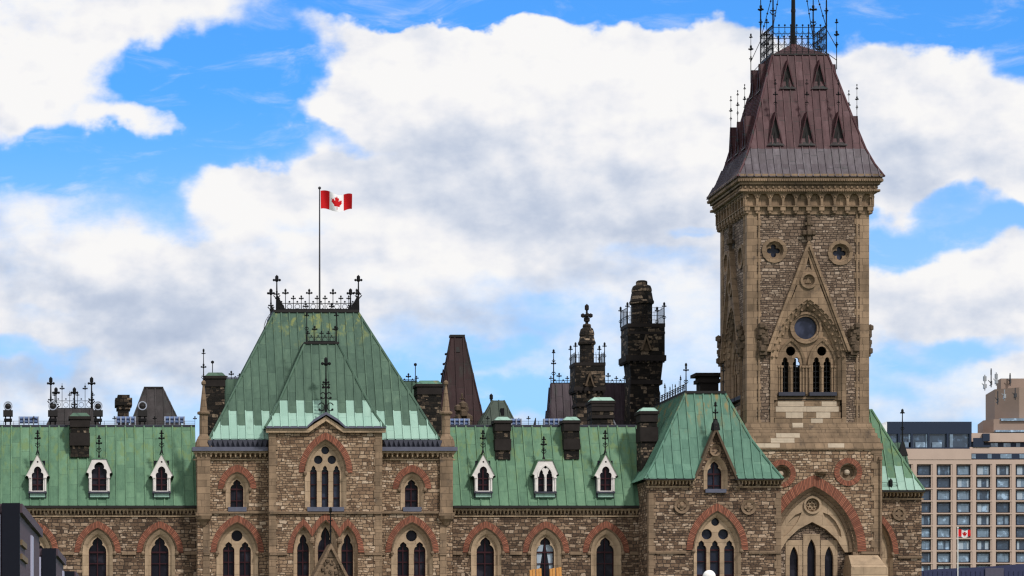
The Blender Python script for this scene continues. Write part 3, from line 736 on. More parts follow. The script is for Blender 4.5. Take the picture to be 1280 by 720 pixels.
# ---- central pavilion ----------------------------------------------------
S = Pl(168.6); C = Pl(167.6)
holes = []
for cx in (296.5, 515):
    for v in (window(S, cx, 634.5, 611, 8.2, 12, (14.5, 20), brick=(24, 30, 7.5, 611), sill=(11.5, 5)),
              window(S, cx, 760, 689, 0, 0, (26, 37), brick=(33.3, 46.5, 7.5, 690.5), inner=(22, 32), lights=[(-10.3, 7.2, 688, 11), (10.3, 7.2, 688, 11), ('c', 0, 669.5, 7.0)])):
        holes.append(v[1])
def split_holes(hs, a, b): return [h for h in hs if a < h[0][0] < b]
wall(S, 247, 337, 560, split_holes(holes, S.x(247), S.x(337)), 'rubble', 9)
wall(S, 476, 565.5, 560, split_holes(holes, S.x(476), S.x(566)), 'rubble', 9)
for a, b in ((247, 334), (479, 565.5)):
    corbels(S, a - 5, b + (3 if a > 400 else 0), 564.5, 575.5, pitch=6.2, out=.34)
    lg = MB(); lg.box(S.x(a - 7), S.x(b + (5 if a > 400 else 0)), S.Y - .5, S.Y + .2, S.z(564.5), S.z(559.5)); lg.build('gutter', 'lead', B)
    zz = MB(); n = 12; dx = (S.x(b) - S.x(a + 12)) / n if a < 400 else (S.x(b - 14) - S.x(a)) / n; xs = S.x(a + 12) if a < 400 else S.x(a)
    for i in range(n):
        x = xs + i * dx
        zz.face([(x, S.Y - .38, S.z(551)), (x + dx, S.Y - .38, S.z(551)), (x + dx / 2, S.Y - .42, S.z(559.4))])
        zz.face([(x + dx / 2, S.Y - .42, S.z(559.4)), (x + dx, S.Y - .38, S.z(551)), (x + dx, S.Y - .25, S.z(559.4))])
        zz.face([(x, S.Y - .38, S.z(551)), (x + dx / 2, S.Y - .42, S.z(559.4)), (x, S.Y - .25, S.z(559.4))])
    zz.box(xs, xs + n * dx, S.Y - .24, S.Y + .2, S.z(559.6), S.z(548.8)); zz.build('parapet_frill', 'lead_dark', B)
for a, b in ((262, 337), (476, 551)):
    band(S, a, b, 639, 642.2, .12, 'tan_dark')
    cxm = 296.5 if a < 400 else 515
    band(S, a - 7 if a < 400 else a, cxm - 34, 690.5, 694, .1, 'tan_dark'); band(S, cxm + 34, b + (7 if a > 400 else 0), 690.5, 694, .1, 'tan_dark')
# centre bay
holesC = []
w3, o = window(C, 407, 634.5, 590, 0, 0, (26, 41), brick=(33.5, 50, 7.3, 590.5), inner=(22.3, 37), lights=[(-14.6, 4.3, 590.5, 9), (-.2, 4.3, 590.5, 9), (14.2, 4.3, 590.5, 9), ('c', 0, 562.5, 5.0), ('c', -8.7, 574.3, 5.4), ('c', 8.3, 574.3, 5.4)], sill=(23, 5.5), matglass='glass_blue')
holesC.append(o)
for cx, gw, sw, rise, ap in ((379.3, 7.4, 12.6, 33, 1), (407.3, 9.5, 14.2, 42, 0), (434.6, 7.4, 12.6, 33, 1)):
    w, o = window(C, cx, 760, 688, gw, rise - 12, (sw, rise), inner=(sw - 1.6, rise - 3))
    holesC.append(o)
hw = MB()
# the three brick arches grow into one another: one zig-zag band
path_o = [(358.6, 691), (360.5, 678), (366, 664), (372.5, 655), (379.3, 648.5), (384.5, 653.5), (389.8, 661), (395, 652), (400.5, 646), (407, 641.5), (413.5, 646), (418.8, 652), (424.2, 661), (429.3, 653.5), (434.6, 648.5), (441.5, 655), (448, 664), (453.5, 678), (455.4, 691)]
path_i = [(366, 691), (367, 680), (370, 669), (374.5, 661.5), (379.3, 656.8), (385, 663), (389.8, 671.5), (394.5, 664), (400.3, 655.5), (407, 649.5), (413.7, 655.5), (419.5, 664), (424.2, 671.5), (429, 663), (434.6, 656.8), (439.4, 661.5), (444, 669), (447, 680), (448, 691)]
hw.strip(C.pts(path_o), C.pts(path_i), C.Y - .045, C.Y + .15); hw.build('brick_arch', 'brick', B)
hm = MB(); sh = lambda P, d: [(x + (407 - x) * .012, y + d) for x, y in P]
hm.strip(C.pts(sh(path_i, .3)), C.pts(sh(path_i, 2.4)), C.Y - .12, C.Y + .1, 0, C.Y - .03)
for x in (389.8, 424.2): hm.ball(C.x(x), C.Y - .12, C.z(676), .15, 8, sz=1.3)
hm.build('hood_mould', 'tan_dark', B)
gab = [(430, 533), (407, 518.5), (384, 533)]
cw = MB(); zt = C.z(535)
cw.plate([(C.x(337), 0), (C.x(477), 0), (C.x(477), zt), (C.x(430), zt)] + [C.p(407, 519.5)] + [(C.x(384), zt), (C.x(337), zt)], holesC, C.Y, C.Y + .6)
cw.box(C.x(337), C.x(477), C.Y + .6, C.Y + 9, 0, zt - .01)
cw.build('wall', 'rubble', B)
for x0, x1 in ((336.3, 345), (469, 477.7)):
    q = MB(); z = 0; i = 0
    while z < zt - .3:
        e = (1.8 if i % 2 else 0) * C.k * (1 if x0 < 400 else -1)
        q.box(C.x(x0) + min(0, e), C.x(x1) + max(0, e), C.Y - .035 - .01 * (i % 2), C.Y + .4, z, min(z + .42, zt)); z += .425; i += 1
    q.build('quoins', 'tan', B)
band(C, 337, 477, 639.3, 642.3, .14, 'tan_dark'); band(C, 337, 359, 690.5, 694, .1, 'tan_dark'); band(C, 455.5, 477, 690.5, 694, .1, 'tan_dark')
mb = MB(); P = [(332.5, 536), (384, 536), (407, 520.8), (430, 536), (481.5, 536)]; Q = [(332.5, 541), (385.5, 541), (407, 526.5), (428.5, 541), (481.5, 541)]
mb.strip(C.pts(P), C.pts(Q), C.Y - .22, C.Y + .05); mb.build('cornice', 'corbel', B)
mb = MB(); P = [(332, 533.2), (383, 533.2), (392, 524.5), (407, 515.5), (422, 524.5), (431, 533.2), (482, 533.2)]; Q = [(x, y + (3.4 if 384 < x < 430 else 2.6)) for x, y in P]
mb.strip(C.pts(P), C.pts(Q), C.Y - .36, C.Y + .6); mb.build('coping', 'lead', B)

# porch gable in front of the centre bay
Pp = Pl(165.2); mb = MB()
mb.plate(Pp.pts([(386, 735), (441, 735), (413.6, 682)]) , [], Pp.Y, Pp.Y + 2.4); mb.box(Pp.x(386), Pp.x(441), Pp.Y, Pp.Y + 2.4, 0, Pp.z(735) - .002)
po = mb.build('porch', 'tan_dark', B)
mb = MB(); mb.strip(Pp.pts([(383, 737), (413.6, 679), (444, 737)]), Pp.pts([(386, 738.5), (413.6, 685.5), (441, 738.5)]), Pp.Y - .16, Pp.Y + 2.4); mb.build('coping', 'tan_dark', po)
mb = MB(); mb.plate(Pp.pts([(409.5, 696.5), (417.7, 696.5), (413.6, 687.5)]), [], Pp.Y - .05, Pp.Y)
random.seed(4)
for i in range(34):
    t_ = random.random(); yy = 700 + 26 * t_; sx = (yy - 684) * .42; mb.ball(Pp.x(413.6 + random.uniform(-sx, sx)), Pp.Y, Pp.z(yy), random.uniform(.05, .13), 6)
mb.build('carving', 'carved', po)
mb = MB(); finial(mb, Pp.x(413.6), Pp.Y + .2, Pp.z(683), 46 * Pp.k, .22, .035, (.45, .7, .93)); mb.build('finial', 'iron', po)

# corner piers and pinnacles of the pavilion
for cx, side in ((254.5, -1), (557.5, 1)):
    mb = MB(); x0, x1 = S.x(cx - 8), S.x(cx + 8); y0, y1 = S.Y - .22, S.Y + .55
    mb.box(x0, x1, y0, y1, S.z(641), S.z(575)); mb.box(x0 - .08, x1 + .08, y0 - .1, y1, S.z(645), S.z(641))
    mb.lathe(S.x(cx), S.Y - .02, [(.46, S.z(645)), (.40, S.z(649)), (.22, S.z(653)), (.12, S.z(657))], 10)
    mb.box(x0 - .14, x1 + .14, y0 - .14, y1 + .1, S.z(565), S.z(559.2)); mb.box(x0 - .02, x1 + .02, y0 - .02, y1, S.z(575.2), S.z(565))
    pier = mb.build('corner_pier', 'tan', B)
    q = MB(); q.box(S.x(cx + side * -3.5) - .18, S.x(cx + side * -3.5) + .18, S.Y - .04, S.Y + .3, 0, S.z(657)); q.build('quoins', 'tan', B)
    mb = MB(); X = S.x(cx); YY = S.Y + .05
    for a in range(4):
        pass
    mb.frus(X - .42, X + .42, YY - .42, YY + .42, S.z(559.2), X - .30, X + .30, YY - .30, YY + .30, S.z(546))
    mb.lathe(X, YY, [(.30, S.z(546)), (.24, S.z(543)), (.24, S.z(518.5)), (.36, S.z(517.5)), (.36, S.z(515)), (.22, S.z(514)), (.06, S.z(482)), (.13, S.z(480)), (.13, S.z(477.5)), (.04, S.z(475))], 8, rot=math.pi / 8)
    for d in (-1, 1):
        for e in (-1, 1): mb.lathe(X + d * .33, YY + e * .33, [(.11, S.z(559)), (.09, S.z(553)), (0, S.z(547.5))], 6)
    pin = mb.build('pinnacle', 'tan_dark', B)
    if side < 0:
        mb = MB(); finial(mb, X, YY, S.z(476), 38 * S.k, .30, .025, (.15, .45, .9)); mb.build('finial', 'iron', pin)

# main pavilion roof with its battlement of renewed sheets
def pavzone(z1, z2, m0=0, m1=1, phase=0):
    def f(k):
        zt = z2 if (k + phase) % 2 == 0 else z1
        return [(-1e9, zt, m1), (zt, 1e9, m0)]
    return f
e = Pl(168.35); tp = Pl(173.3)
zA = EYE + (870 - 532) * Pl(168.9).k; zB = EYE + (870 - 514) * Pl(169.5).k
r = MB(); levels_roof(r, [(e.x(261.5), e.x(549.5), 168.35, 182, e.z(549.5)), (tp.x(343.5), tp.x(447), 173.3, 178.0, tp.z(389.5))], .445, 0, pavzone(zA, zB, phase=1), sides='flr', ribm=None)
ro = r.build('roof', ['copper_dark', 'mint'], B)
mb = MB(); mb.box(tp.x(341.5), tp.x(449), 173.18, 178.1, tp.z(390.8), tp.z(387.5)); mb.build('ridge', 'gutter', ro)
mb = MB(); zt = tp.z(387.5)
cresting(mb, (tp.x(347), 173.35, zt), (tp.x(446), 173.35, zt), 20 * tp.k, .46, .24, .023)
cresting(mb, (tp.x(347), 177.8, zt), (tp.x(446), 177.8, zt), 16 * tp.k, .50, .2, .018)
mb.build('cresting', 'iron', ro)
for x, yy in ((346, 173.4), (448, 173.4), (346, 177.8), (448, 177.8)):
    mb = MB(); X = Pl(173.4).x(x); finial(mb, X, yy, zt, 40 * tp.k if yy < 175 else 36 * tp.k, .44, .045, (.5, .93))
    mb.face([(X, yy - .05, zt), (X + (.5 if x < 400 else -.5), yy - .05, zt), (X, yy - .05, zt + .9)]); mb.face([(X, yy + .05, zt), (X + (.5 if x < 400 else -.5), yy + .05, zt), (X, yy + .05, zt + .9)])
    mb.build('finial', 'iron', ro)
mb = MB()   # lightning conductor curling off the left hip
pv = None
for i in range(11):
    t_ = i / 10; p = (tp.x(343 - 11 * t_ - 6 * math.sin(t_ * 3.1)), 173.5, tp.z(386 + 34 * t_))
    if pv: mb.tube(pv, p, .02, 4)
    pv = p
    if i % 2: mb.tube(p, (p[0] + .25, 173.5, p[2] - .05), .015, 4)
mb.build('ladder_rail', 'iron', ro)

# roof of the centre bay
cz1 = EYE + (870 - 517) * Pl(168.1).k; cz0 = EYE + (870 - 500.5) * Pl(168.1).k
a = Pl(167.25); b = Pl(167.75); c_ = Pl(168.15); d = Pl(169.35)
gx = lambda s_: (lambda z: C.x(407) + s_ * max(0, (C.z(516) - z)) / (C.z(516) - C.z(534)) * 24 * C.k)
r = MB(); LV = [(a.x(331.5), a.x(481), 167.25, 172, a.z(534)), (b.x(340), b.x(470.5), 167.75, 172, b.z(520)), (c_.x(349.5), c_.x(459.5), 168.15, 172.3, c_.z(501)), (d.x(381.5), d.x(422.5), 169.35, 172.9, d.z(429))]; gabled_front(r, LV, gx(-1), gx(1), C.z(516), .445, 0, pavzone(cz1, cz0, phase=1)); levels_roof(r, LV, .445, 0, pavzone(cz1, cz0, phase=1), sides='lr')
r2 = r.build('roof', ['copper_dark', 'mint'], B)
mb = MB(); mb.box(d.x(380), d.x(424), 169.25, 173, d.z(430), d.z(427.5)); mb.build('ridge', 'gutter', r2)
mb = MB(); cresting(mb, (d.x(385), 169.4, d.z(427.5)), (d.x(419), 169.4, d.z(427.5)), 15 * d.k, .42, .2, .018); mb.build('cresting', 'iron', r2)
for x in (383.5, 420.5):
    mb = MB(); finial(mb, d.x(x), 169.4, d.z(427.5), 36 * d.k, .26, .028, (.5, .92)); mb.build('finial', 'iron', r2)
mb = MB(); gy = C.Y - .2; X = C.x(407); z0 = C.z(517)      # big scrolled finial over the gable
finial(mb, X, gy, z0, 66 * C.k, .52, .045, (.58, .93))
for dd in (-1, 1):
    for (zc, rr, xo) in ((8, 5.0, 5.5), (22, 4.0, 3.8), (34, 2.6, 2.4)):
        for q in range(9):
            a0, a1 = q * .6 + .4, (q + 1) * .6 + .4
            mb.tube((X + dd * (xo + rr * .8 * math.cos(a0)) * C.k, gy, z0 + (zc + rr * math.sin(a0)) * C.k), (X + dd * (xo + rr * .8 * math.cos(a1)) * C.k, gy, z0 + (zc + rr * math.sin(a1)) * C.k), .035, 4)
        mb.ball(X + dd * (xo + rr * .5) * C.k, gy, z0 + (zc - rr * .7) * C.k, .07, 6)
mb.build('finial', 'iron', r2)

# ---- right pavilion ------------------------------------------------------
E = Pl(167.0); holes = []
w, o = window(E, 896.5, 760, 687, 0, 0, (29.5, 47), brick=(38.5, 58.5, 8.2, 687.5), inner=(26, 43), lights=[(-18.6, 6.4, 687, 12), (-1.6, 6.2, 687, 12), (16.4, 6.4, 687, 12), ('c', -1.2, 652, 5.2), ('c', -11.8, 667.5, 6.6), ('c', 8.8, 667.5, 6.6)], matglass='glass_blue')
holes.append(o)
w, o = window(E, 894.3, 612, 592, 9, 16, (15, 24), inner=(12, 20), matglass='glass_blue', sill=(13, 4)); holes.append(o)
mb = MB(); zt = E.z(600)
mb.plate([(E.x(811), 0), (E.x(976), 0), (E.x(976), zt), (E.x(920.5), zt), E.p(894, 540), (E.x(867.5), zt), (E.x(811), zt)], holes, E.Y, E.Y + .6)
mb.box(E.x(811), E.x(976), E.Y + .6, E.Y + 14, 0, zt - .01); mb.build('wall', 'wing_rubble', B)
for a_, b_ in ((808, 868), (920, 978)):
    corbels(E, a_, b_, 599, 609.5, pitch=4.4, out=.34)
mb = MB(); mb.strip(E.pts([(861, 607), (866.5, 597), (893.8, 533), (921.5, 597), (927, 607)]), E.pts([(865, 609), (868.5, 600), (893.8, 539.5), (919.5, 600), (923, 609)]), E.Y - .3, E.Y + .4); mb.build('coping', 'carved', B)
mb = MB(); mb.strip(ringpath(E.p(894, 563), 7.3 * E.k), ringpath(E.p(894, 563), 4.6 * E.k), E.Y - .09, E.Y + .1, 0, E.Y - .02); mb.lathe(E.x(894), E.Y, [(0, 0)], 3) if False else None
mb.build('roundel', 'tan_dark', B)
for x, y in ((852, 632.5), (935.5, 634)):
    mb = MB(); mb.strip(ringpath(E.p(x, y), 9.5 * E.k), ringpath(E.p(x, y), 6 * E.k), E.Y - .10, E.Y + .1, 0, E.Y - .02)
    mb.plate(quatre(E.x(x), E.z(y), 5.6 * E.k), [], E.Y - .07, E.Y)
    mb.ball(E.x(x), E.Y - .05, E.z(y), .12, 8); mb.build('roundel', 'tan_dark', B)
band(E, 811, 857.5, 688.5, 692, .1, 'tan_dark'); band(E, 936, 976, 688.5, 692, .1, 'tan_dark')
for x0, s_ in ((810.6, 1), (970, -1)):
    mb = MB(); z = 0; i = 0
    while z < zt - .7:
        e_ = (2.2 if i % 2 else 0) * E.k * s_
        mb.box(E.x(x0) + min(0, e_), E.x(x0 + 6.4) + max(0, e_), E.Y - .03 - .01 * (i % 2), E.Y + .4, z, z + .40); z += .405; i += 1
    mb.build('quoins', 'tan_dark', B)
ea = Pl(166.6); eb = Pl(167.1); ec = Pl(167.5); ed = Pl(168.6)
gx2 = lambda s_: (lambda z: E.x(893.8) + s_ * max(0, (E.z(535) - z)) / (E.z(535) - E.z(598)) * 27 * E.k)
r = MB(); LV = [(ea.x(806), ea.x(979), 166.6, 179.5, ea.z(598.5)), (eb.x(816.5), eb.x(963), 167.1, 179, eb.z(580)), (ec.x(831), ec.x(939.5), 167.6, 178.5, ec.z(549)), (ed.x(858), ed.x(905.5), 168.6, 177.5, ed.z(490.5))]; gabled_front(r, LV, gx2(-1), gx2(1), E.z(535), .47); levels_roof(r, LV, .47, 0, sides='lr')
r3 = r.build('roof', 'copper_teal', B)
mb = MB(); mb.box(ed.x(856.5), ed.x(907), 168.5, 177.6, ed.z(492), ed.z(488.8)); mb.build('ridge', 'gutter', r3)
for x0, x1 in ((805.5, 868), (919, 979.5)):
    mb = MB(); mb.box(ea.x(x0), ea.x(x1), 166.5, 166.9, ea.z(600), ea.z(598.3)); mb.build('gutter', 'gutter', r3)
mb = MB(); zt_ = ed.z(488.8); railing(mb, (ed.x(858.5), 168.8, zt_), (ed.x(858.5), 177.4, zt_), .42, .45, .018, False); cresting(mb, (ed.x(858.5), 168.8, zt_), (ed.x(858.5), 177.4, zt_), .75, 1.5, .16, .02); mb.build('cresting', 'iron', r3)
mb = MB(); finial(mb, ed.x(858.5), 168.8, zt_, 33 * ed.k, .3, .03, (.4, .8)); mb.build('finial', 'iron', r3)
mb = MB(); finial(mb, ed.x(905), 168.8, zt_, 32 * ed.k, .24, .025, (.4, .8)); mb.build('finial', 'iron', r3)
mb = MB()    # gable roof planes running back
for d_ in (-1, 1):
    P = [(E.x(893.8), E.z(534)), (E.x(893.8 + d_ * 28), E.z(598))]
    for dz in (0, -.1): mb.face([(P[0][0], E.Y - .28, P[0][1] + dz), (P[1][0], E.Y - .28, P[1][1] + dz), (P[1][0], E.Y + .05, P[1][1] + dz), (P[0][0], E.Y + 1.4, P[0][1] + dz)], 0, [(.2, 1), (.2, 0), (.5, 0), (.5, 1)])
mb.build('gable_roof', 'copper_teal', r3)
mb = MB(); mb.lathe(E.x(893.8), E.Y - .1, [(.26, E.z(538)), (.2, E.z(530)), (.05, E.z(524))], 6); finial(mb, E.x(893.8), E.Y - .1, E.z(533), 28 * E.k, .3, .03, (.3, .6, .9)); mb.build('finial', 'iron', r3)

# ---- tower ---------------------------------------------------------------
TCX, TY0, TH = 41.88, 170.0, 3.956
TCY = TY0 + TH
BH = 3.295                      # body half width
Tb = Pl(TCY - BH)
def face_xf(k):
    c, s_ = math.cos(-k * math.pi / 2), math.sin(-k * math.pi / 2)
    return lambda p: Vector((TCX + p.x * c - p.y * s_, TCY + p.x * s_ + p.y * c, p.z))
def tu(px): return (px - 1011.5) * Tb.k         # offset from the axis
def tz(py): return Tb.z(py)
tw = MB(); tw.box(TCX - BH + .05, TCX + BH - .05, TCY - BH + .5, TCY - BH + .55, tz(535), tz(500)) if False else None
# body walls
rub = MB(); inner = MB()
recess = [arch_open(0, tz(455), 42.5 * Tb.k, 77 * Tb.k, tz(530.5))]
for k in range(4):
    rub.xf = face_xf(k)
    hs = recess + [circ(tu(969.5), tz(313), 11.5 * Tb.k, 16), circ(tu(1052), tz(316), 11.5 * Tb.k, 16)]
    rub.plate([(-BH + .35, tz(532)), (BH - .35, tz(532)), (BH - .35, tz(240)), (-BH + .35, tz(240))], hs, -BH, -BH + .45)
rub.build('tower_wall', 'tower_rubble', B)
mb = MB()
for k in range(4):
    mb.xf = face_xf(k)
    mb.box(-BH - .04, -BH + .50, -BH - .04, -BH + .48, tz(532), tz(268))
    z = tz(532); i = 0
    while z < tz(270):
        if i % 3 == 0: mb.box(-BH + .45, -BH + .75, -BH - .03, -BH + .3, z, z + .32); mb.box(BH - .75, BH - .45, -BH - .03, -BH + .3, z + .1, z + .42)
        z += .33; i += 1
    for d_ in (-1, 1): mb.tube((d_ * (BH - .62), -BH - .02, tz(532)), (d_ * (BH - .62), -BH - .02, tz(268)), .07, 8)
mb.build('corner_pier', 'tan', B)
# one louvred window assembly per side, the far ones let the sky through
def tower_face(k, full=True):
    xf = face_xf(k); kk = Tb.k; Yf = -BH
    mb = MB(xf); zs = tz(455)
    mb.strip(arch_open(0, zs, 47.5 * kk, 82.5 * kk, tz(530)), arch_open(0, zs, 42.5 * kk, 77 * kk, tz(530)), Yf - .10, Yf + .3, 0, Yf - .06)
    mb.strip(arch_open(0, zs, 42.3 * kk, 76.6 * kk, tz(500)), arch_open(0, zs, 38 * kk, 71 * kk, tz(500)), Yf - .02, Yf + .5, 0, Yf + .12)
    mb.strip(arch_open(0, zs, 37.9 * kk, 70.8 * kk, tz(500)), arch_open(0, zs, 35.8 * kk, 68 * kk, tz(500)), Yf + .18, Yf + .6, 0, Yf + .26)
    for (w_, h2_, dy_, r_, n_) in ((44.9, 79.6, -.14, .075, 11), (39.3, 73, .05, .09, 9)):
        for q_ in arch(0, zs, w_ * kk, h2_ * kk, n_)[1:-1]: mb.ball(q_[0], Yf + dy_, q_[1], r_, 6)
    w = mb.build('tower_window', 'tan', B)
    mb = MB(xf)
    holes = [circ(tu(1010.5), tz(409), 14.2 * kk, 24), circ(tu(992), tz(438), 6 * kk, 14), circ(tu(1031), tz(438), 6 * kk, 14)]
    for x in (985.2, 999.3, 1024.3, 1037.8): holes.append(trefoil(tu(x), tz(456), 4.4 * kk, 10.5 * kk, tz(490)))
    mb.plate(arch_open(0, zs, 36.2 * kk, 68.4 * kk, tz(494)), holes, Yf + .34, Yf + .52)
    for x in (992, 1031): mb.strip(arch(tu(x), tz(456), 18.2 * kk, 34.5 * kk, 8), arch(tu(x), tz(456), 15.6 * kk, 30.5 * kk, 8), Yf + .2, Yf + .34, 0, Yf + .26)
    mb.strip(ringpath((tu(1010.5), tz(409)), 20 * kk), ringpath((tu(1010.5), tz(409)), 17 * kk), Yf + .18, Yf + .34); mb.strip(ringpath((tu(1010.5), tz(409)), 16.6 * kk), ringpath((tu(1010.5), tz(409)), 14.3 * kk), Yf + .26, Yf + .36)
    for x in (977.2, 980.3, 992.2, 1007.5, 1011.3, 1015.2, 1031, 1043.5, 1046.5):
        mb.tube((tu(x), Yf + .28, tz(492)), (tu(x), Yf + .28, tz(458)), .055, 8); mb.box(tu(x) - .08, tu(x) + .08, Yf + .19, Yf + .36, tz(459), tz(456.4))
    mb.build('tracery', 'tan', w)
    mb = MB(xf); mb.box(tu(975.5), tu(1008.5), Yf + .02, Yf + .5, tz(494.5), tz(490)); mb.box(tu(1014), tu(1048), Yf + .02, Yf + .5, tz(494.5), tz(490)); mb.build('sill', 'lead_dark', w)
    if k != 2:
        mb = MB(xf); mb.plate(circ(tu(1010.5), tz(409), 14.6 * kk, 24), [], Yf + .46, Yf + .48)
        mb.build('pane', 'glass_blue', w)
    for x in (985.2, 999.3, 1024.3, 1037.8):
        mb = MB(xf); mb.box(tu(x) - .025, tu(x) + .025, Yf + .54, Yf + .58, tz(490), tz(447))
        for yy in (484, 477, 470, 463, 456): mb.box(tu(x - 4.5), tu(x + 4.5), Yf + .535, Yf + .575, tz(yy) - .03, tz(yy) + .03)
        mb.build('louvre', 'iron', w)
    # stepped sloping apron below
    mb = MB(xf); random.seed(20 + k)
    rows = [(494.5, 500.5, .30), (500.5, 507, .20), (507, 514.5, .10), (514.5, 522.5, .0), (522.5, 530, -.10)]
    for i, (y0, y1, dep) in enumerate(rows):
        x = 969.5; xe = 1053.5
        cuts = [[969.5, 1012, 1053.5], [969.5, 975, 1008, 1030, 1049, 1053.5], [969.5, 972, 1011, 1051, 1053.5], [969.5, 984, 1006, 1022, 1040, 1053], [969.5, 990, 1015, 1030, 1053.5]][i]
        light = [(), (1, 3), (1, 2), (1, 3), (2,)][i]
        for n_, (xa, xb) in enumerate(zip(cuts, cuts[1:])):
            mb.box(tu(xa), tu(xb) - .012, Yf + dep, Yf + .6, tz(y1), tz(y0) - .035, 1 if n_ in light else 0)
    mb.build('apron', ['tan', 'new_stone'], w)
    # steep gable
    mb = MB(xf)
    ap = [p_ for p_ in arch(0, zs, 46 * kk, 81 * kk, 12) if p_[1] > tz(440)]
    mb.plate([(tu(1011.5 - 50), tz(440))] + ap + [(tu(1011.5 + 50), tz(440)), (0, tz(306))], [circ(0, tz(351), 7 * kk, 16), [(tu(1011.5 - 4.2), tz(338)), (0, tz(334)), (tu(1011.5 + 4.2), tz(338)), (0, tz(321))]] + [[(d_ * 14 * kk, tz(357)), (d_ * 16.5 * kk, tz(357)), (d_ * 27.5 * kk, tz(386)), (d_ * 20 * kk, tz(372))] for d_ in (-1, 1)], Yf - .16, Yf + .02)
    mb.strip([(tu(1011.5 - 53), tz(440)), (0, tz(300)), (tu(1011.5 + 53), tz(440))], [(tu(1011.5 - 49), tz(440)), (0, tz(308.5)), (tu(1011.5 + 49), tz(440))], Yf - .30, Yf)
    mb.strip([(tu(1011.5 - 48.5), tz(440)), (0, tz(309.5)), (tu(1011.5 + 48.5), tz(440))], [(tu(1011.5 - 46.5), tz(440)), (0, tz(314)), (tu(1011.5 + 46.5), tz(440))], Yf - .22, Yf)
    mb.strip(ringpath((0, tz(351)), 10.5 * kk), ringpath((0, tz(351)), 7.4 * kk), Yf - .26, Yf - .1)
    mb.plate([(tu(1011.5 - 4), tz(354)), (tu(1011.5 + 4), tz(354)), (0, tz(346))], [], Yf - .1, Yf)
    mb.plate(circ(0, tz(351), 7.4 * kk), [], Yf - .05, Yf + .01)
    gbl = mb.build('gable', 'tan', w)
    mb = MB(xf); mb.box(-.09, .09, Yf - .3, Yf - .1, tz(302), tz(270)); 
    for yy, sz in ((292, .42), (281, .26), (272, .16)):
        for d_ in (-1, 1): mb.ball(d_ * sz * .6, Yf - .22, tz(yy), sz * .42, 6)
        mb.ball(0, Yf - .26, tz(yy), sz * .5, 6)
    mb.build('stone_finial', 'carved', w)
    # carved bosses either side
    for d_ in (-1, 1):
        mb = MB(xf); random.seed(31)
        for i in range(26):
            mb.ball(d_ * (57 + random.uniform(-4, 4)) * kk + d_ * 0, Yf - random.uniform(.0, .30), tz(424 + random.uniform(-17, 14)), random.uniform(.12, .24), 6)
        mb.box(d_ * 57 * kk - .2, d_ * 57 * kk + .2, Yf - .3, Yf, tz(444), tz(436))
        mb.build('carved_boss', 'carved', w)
    # quatrefoil lights
    for x, y in ((969.5, 313), (1052, 316)):
        mb = MB(xf); u_, z_ = tu(x), tz(y)
        mb.strip(ringpath((u_, z_), 16 * kk, 12), ringpath((u_, z_), 11.6 * kk, 12), Yf - .07, Yf + .1)
        mb.strip(ringpath((u_, z_), 11.7 * kk), ringpath((u_, z_), 10 * kk), Yf + .02, Yf + .4, 0, Yf + .10)
        mb.plate(circ(u_, z_, 11.2 * kk, 20), [quatre(u_, z_, 8.4 * kk)], Yf + .16, Yf + .3)
        q = mb.build('quatrefoil', 'tan', w)
        mb = MB(xf); mb.plate(circ(u_, z_, 11 * kk, 12), [], Yf + .36, Yf + .4); mb.build('quatrefoil_glass', 'glass_blue', w)
for k in range(4): tower_face(k)
mb = MB(); mb.box(TCX - 1.5, TCX - .02, TCY - .5, TCY + .5, tz(498), tz(425)); mb.box(TCX + .0, TCX + .9, TCY - .45, TCY + .45, tz(498), tz(462) + .33)  # dark boxes added inside the tower to block sky seen through the lancets
mb.box(TCX - 3, TCX + 3, TCY - 3, TCY + 3, tz(499.5), tz(498.2)); mb.build('sky_baffle', 'gutter', B)
# cornice
mb = MB(); arc = MB()
for y0, y1, hw_ in ((219.8, 222.8, TH + .02), (222.8, 225.5, TH - .06), (225.5, 229, TH - .02), (229.5, 232.5, TH - .14), (233, 237.5, TH - .28), (238, 241.2, TH - .22), (241.2, 243, TH - .34)):
    mb.box(TCX - hw_, TCX + hw_, TCY - hw_, TCY + hw_, tz(y1), tz(y0))
for k in range(4):
    mb.xf = face_xf(k); n = 62
    for i in range(n):
        x = -TH + .1 + (2 * TH - .2) * (i + .5) / n
        mb.box(x - .035, x + .035, -TH - .03, -TH + .3, tz(228.6), tz(226))
        mb.box(x - .035, x + .035, -TH + .17, -TH + .5, tz(241), tz(238.4))
    for i in range(24):
        x = -TH + .3 + (2 * TH - .6) * (i + .5) / 24; mb.ball(x, -TH + .26, tz(235.2), .09, 6)
    arc.xf = face_xf(k); n = 10; wv = 2 * (BH + .22) / n
    hs = [arch_open(-BH - .22 + wv * (i + .5), tz(252), wv * .41, 10.5 * Tb.k, tz(258), 4) for i in range(n)]
    arc.plate([(-BH - .27 + .06, tz(259)), (BH + .21, tz(259)), (BH + .21, tz(243.1)), (-BH - .21, tz(243.1))], hs, -BH - .27, -BH - .05)
    for i in range(n + 1):
        x = -BH - .22 + wv * i
        x = max(-BH - .05, min(BH + .05, x))
        arc.box(x - .14, x + .14, -BH - .24, -BH + .1, tz(264), tz(259.1)); arc.ball(x, -BH - .12, tz(265.5), .13, 6)
        arc.ball(x, -BH - .27, tz(246.5), .07, 6)
mb.xf = None; mb.box(TCX - BH - .06, TCX + BH + .06, TCY - BH - .06, TCY + BH + .06, tz(268), tz(243.05)) 
mb.build('tower_cornice', 'tan', B); arc.build('corbel_arcade', 'tan', B)
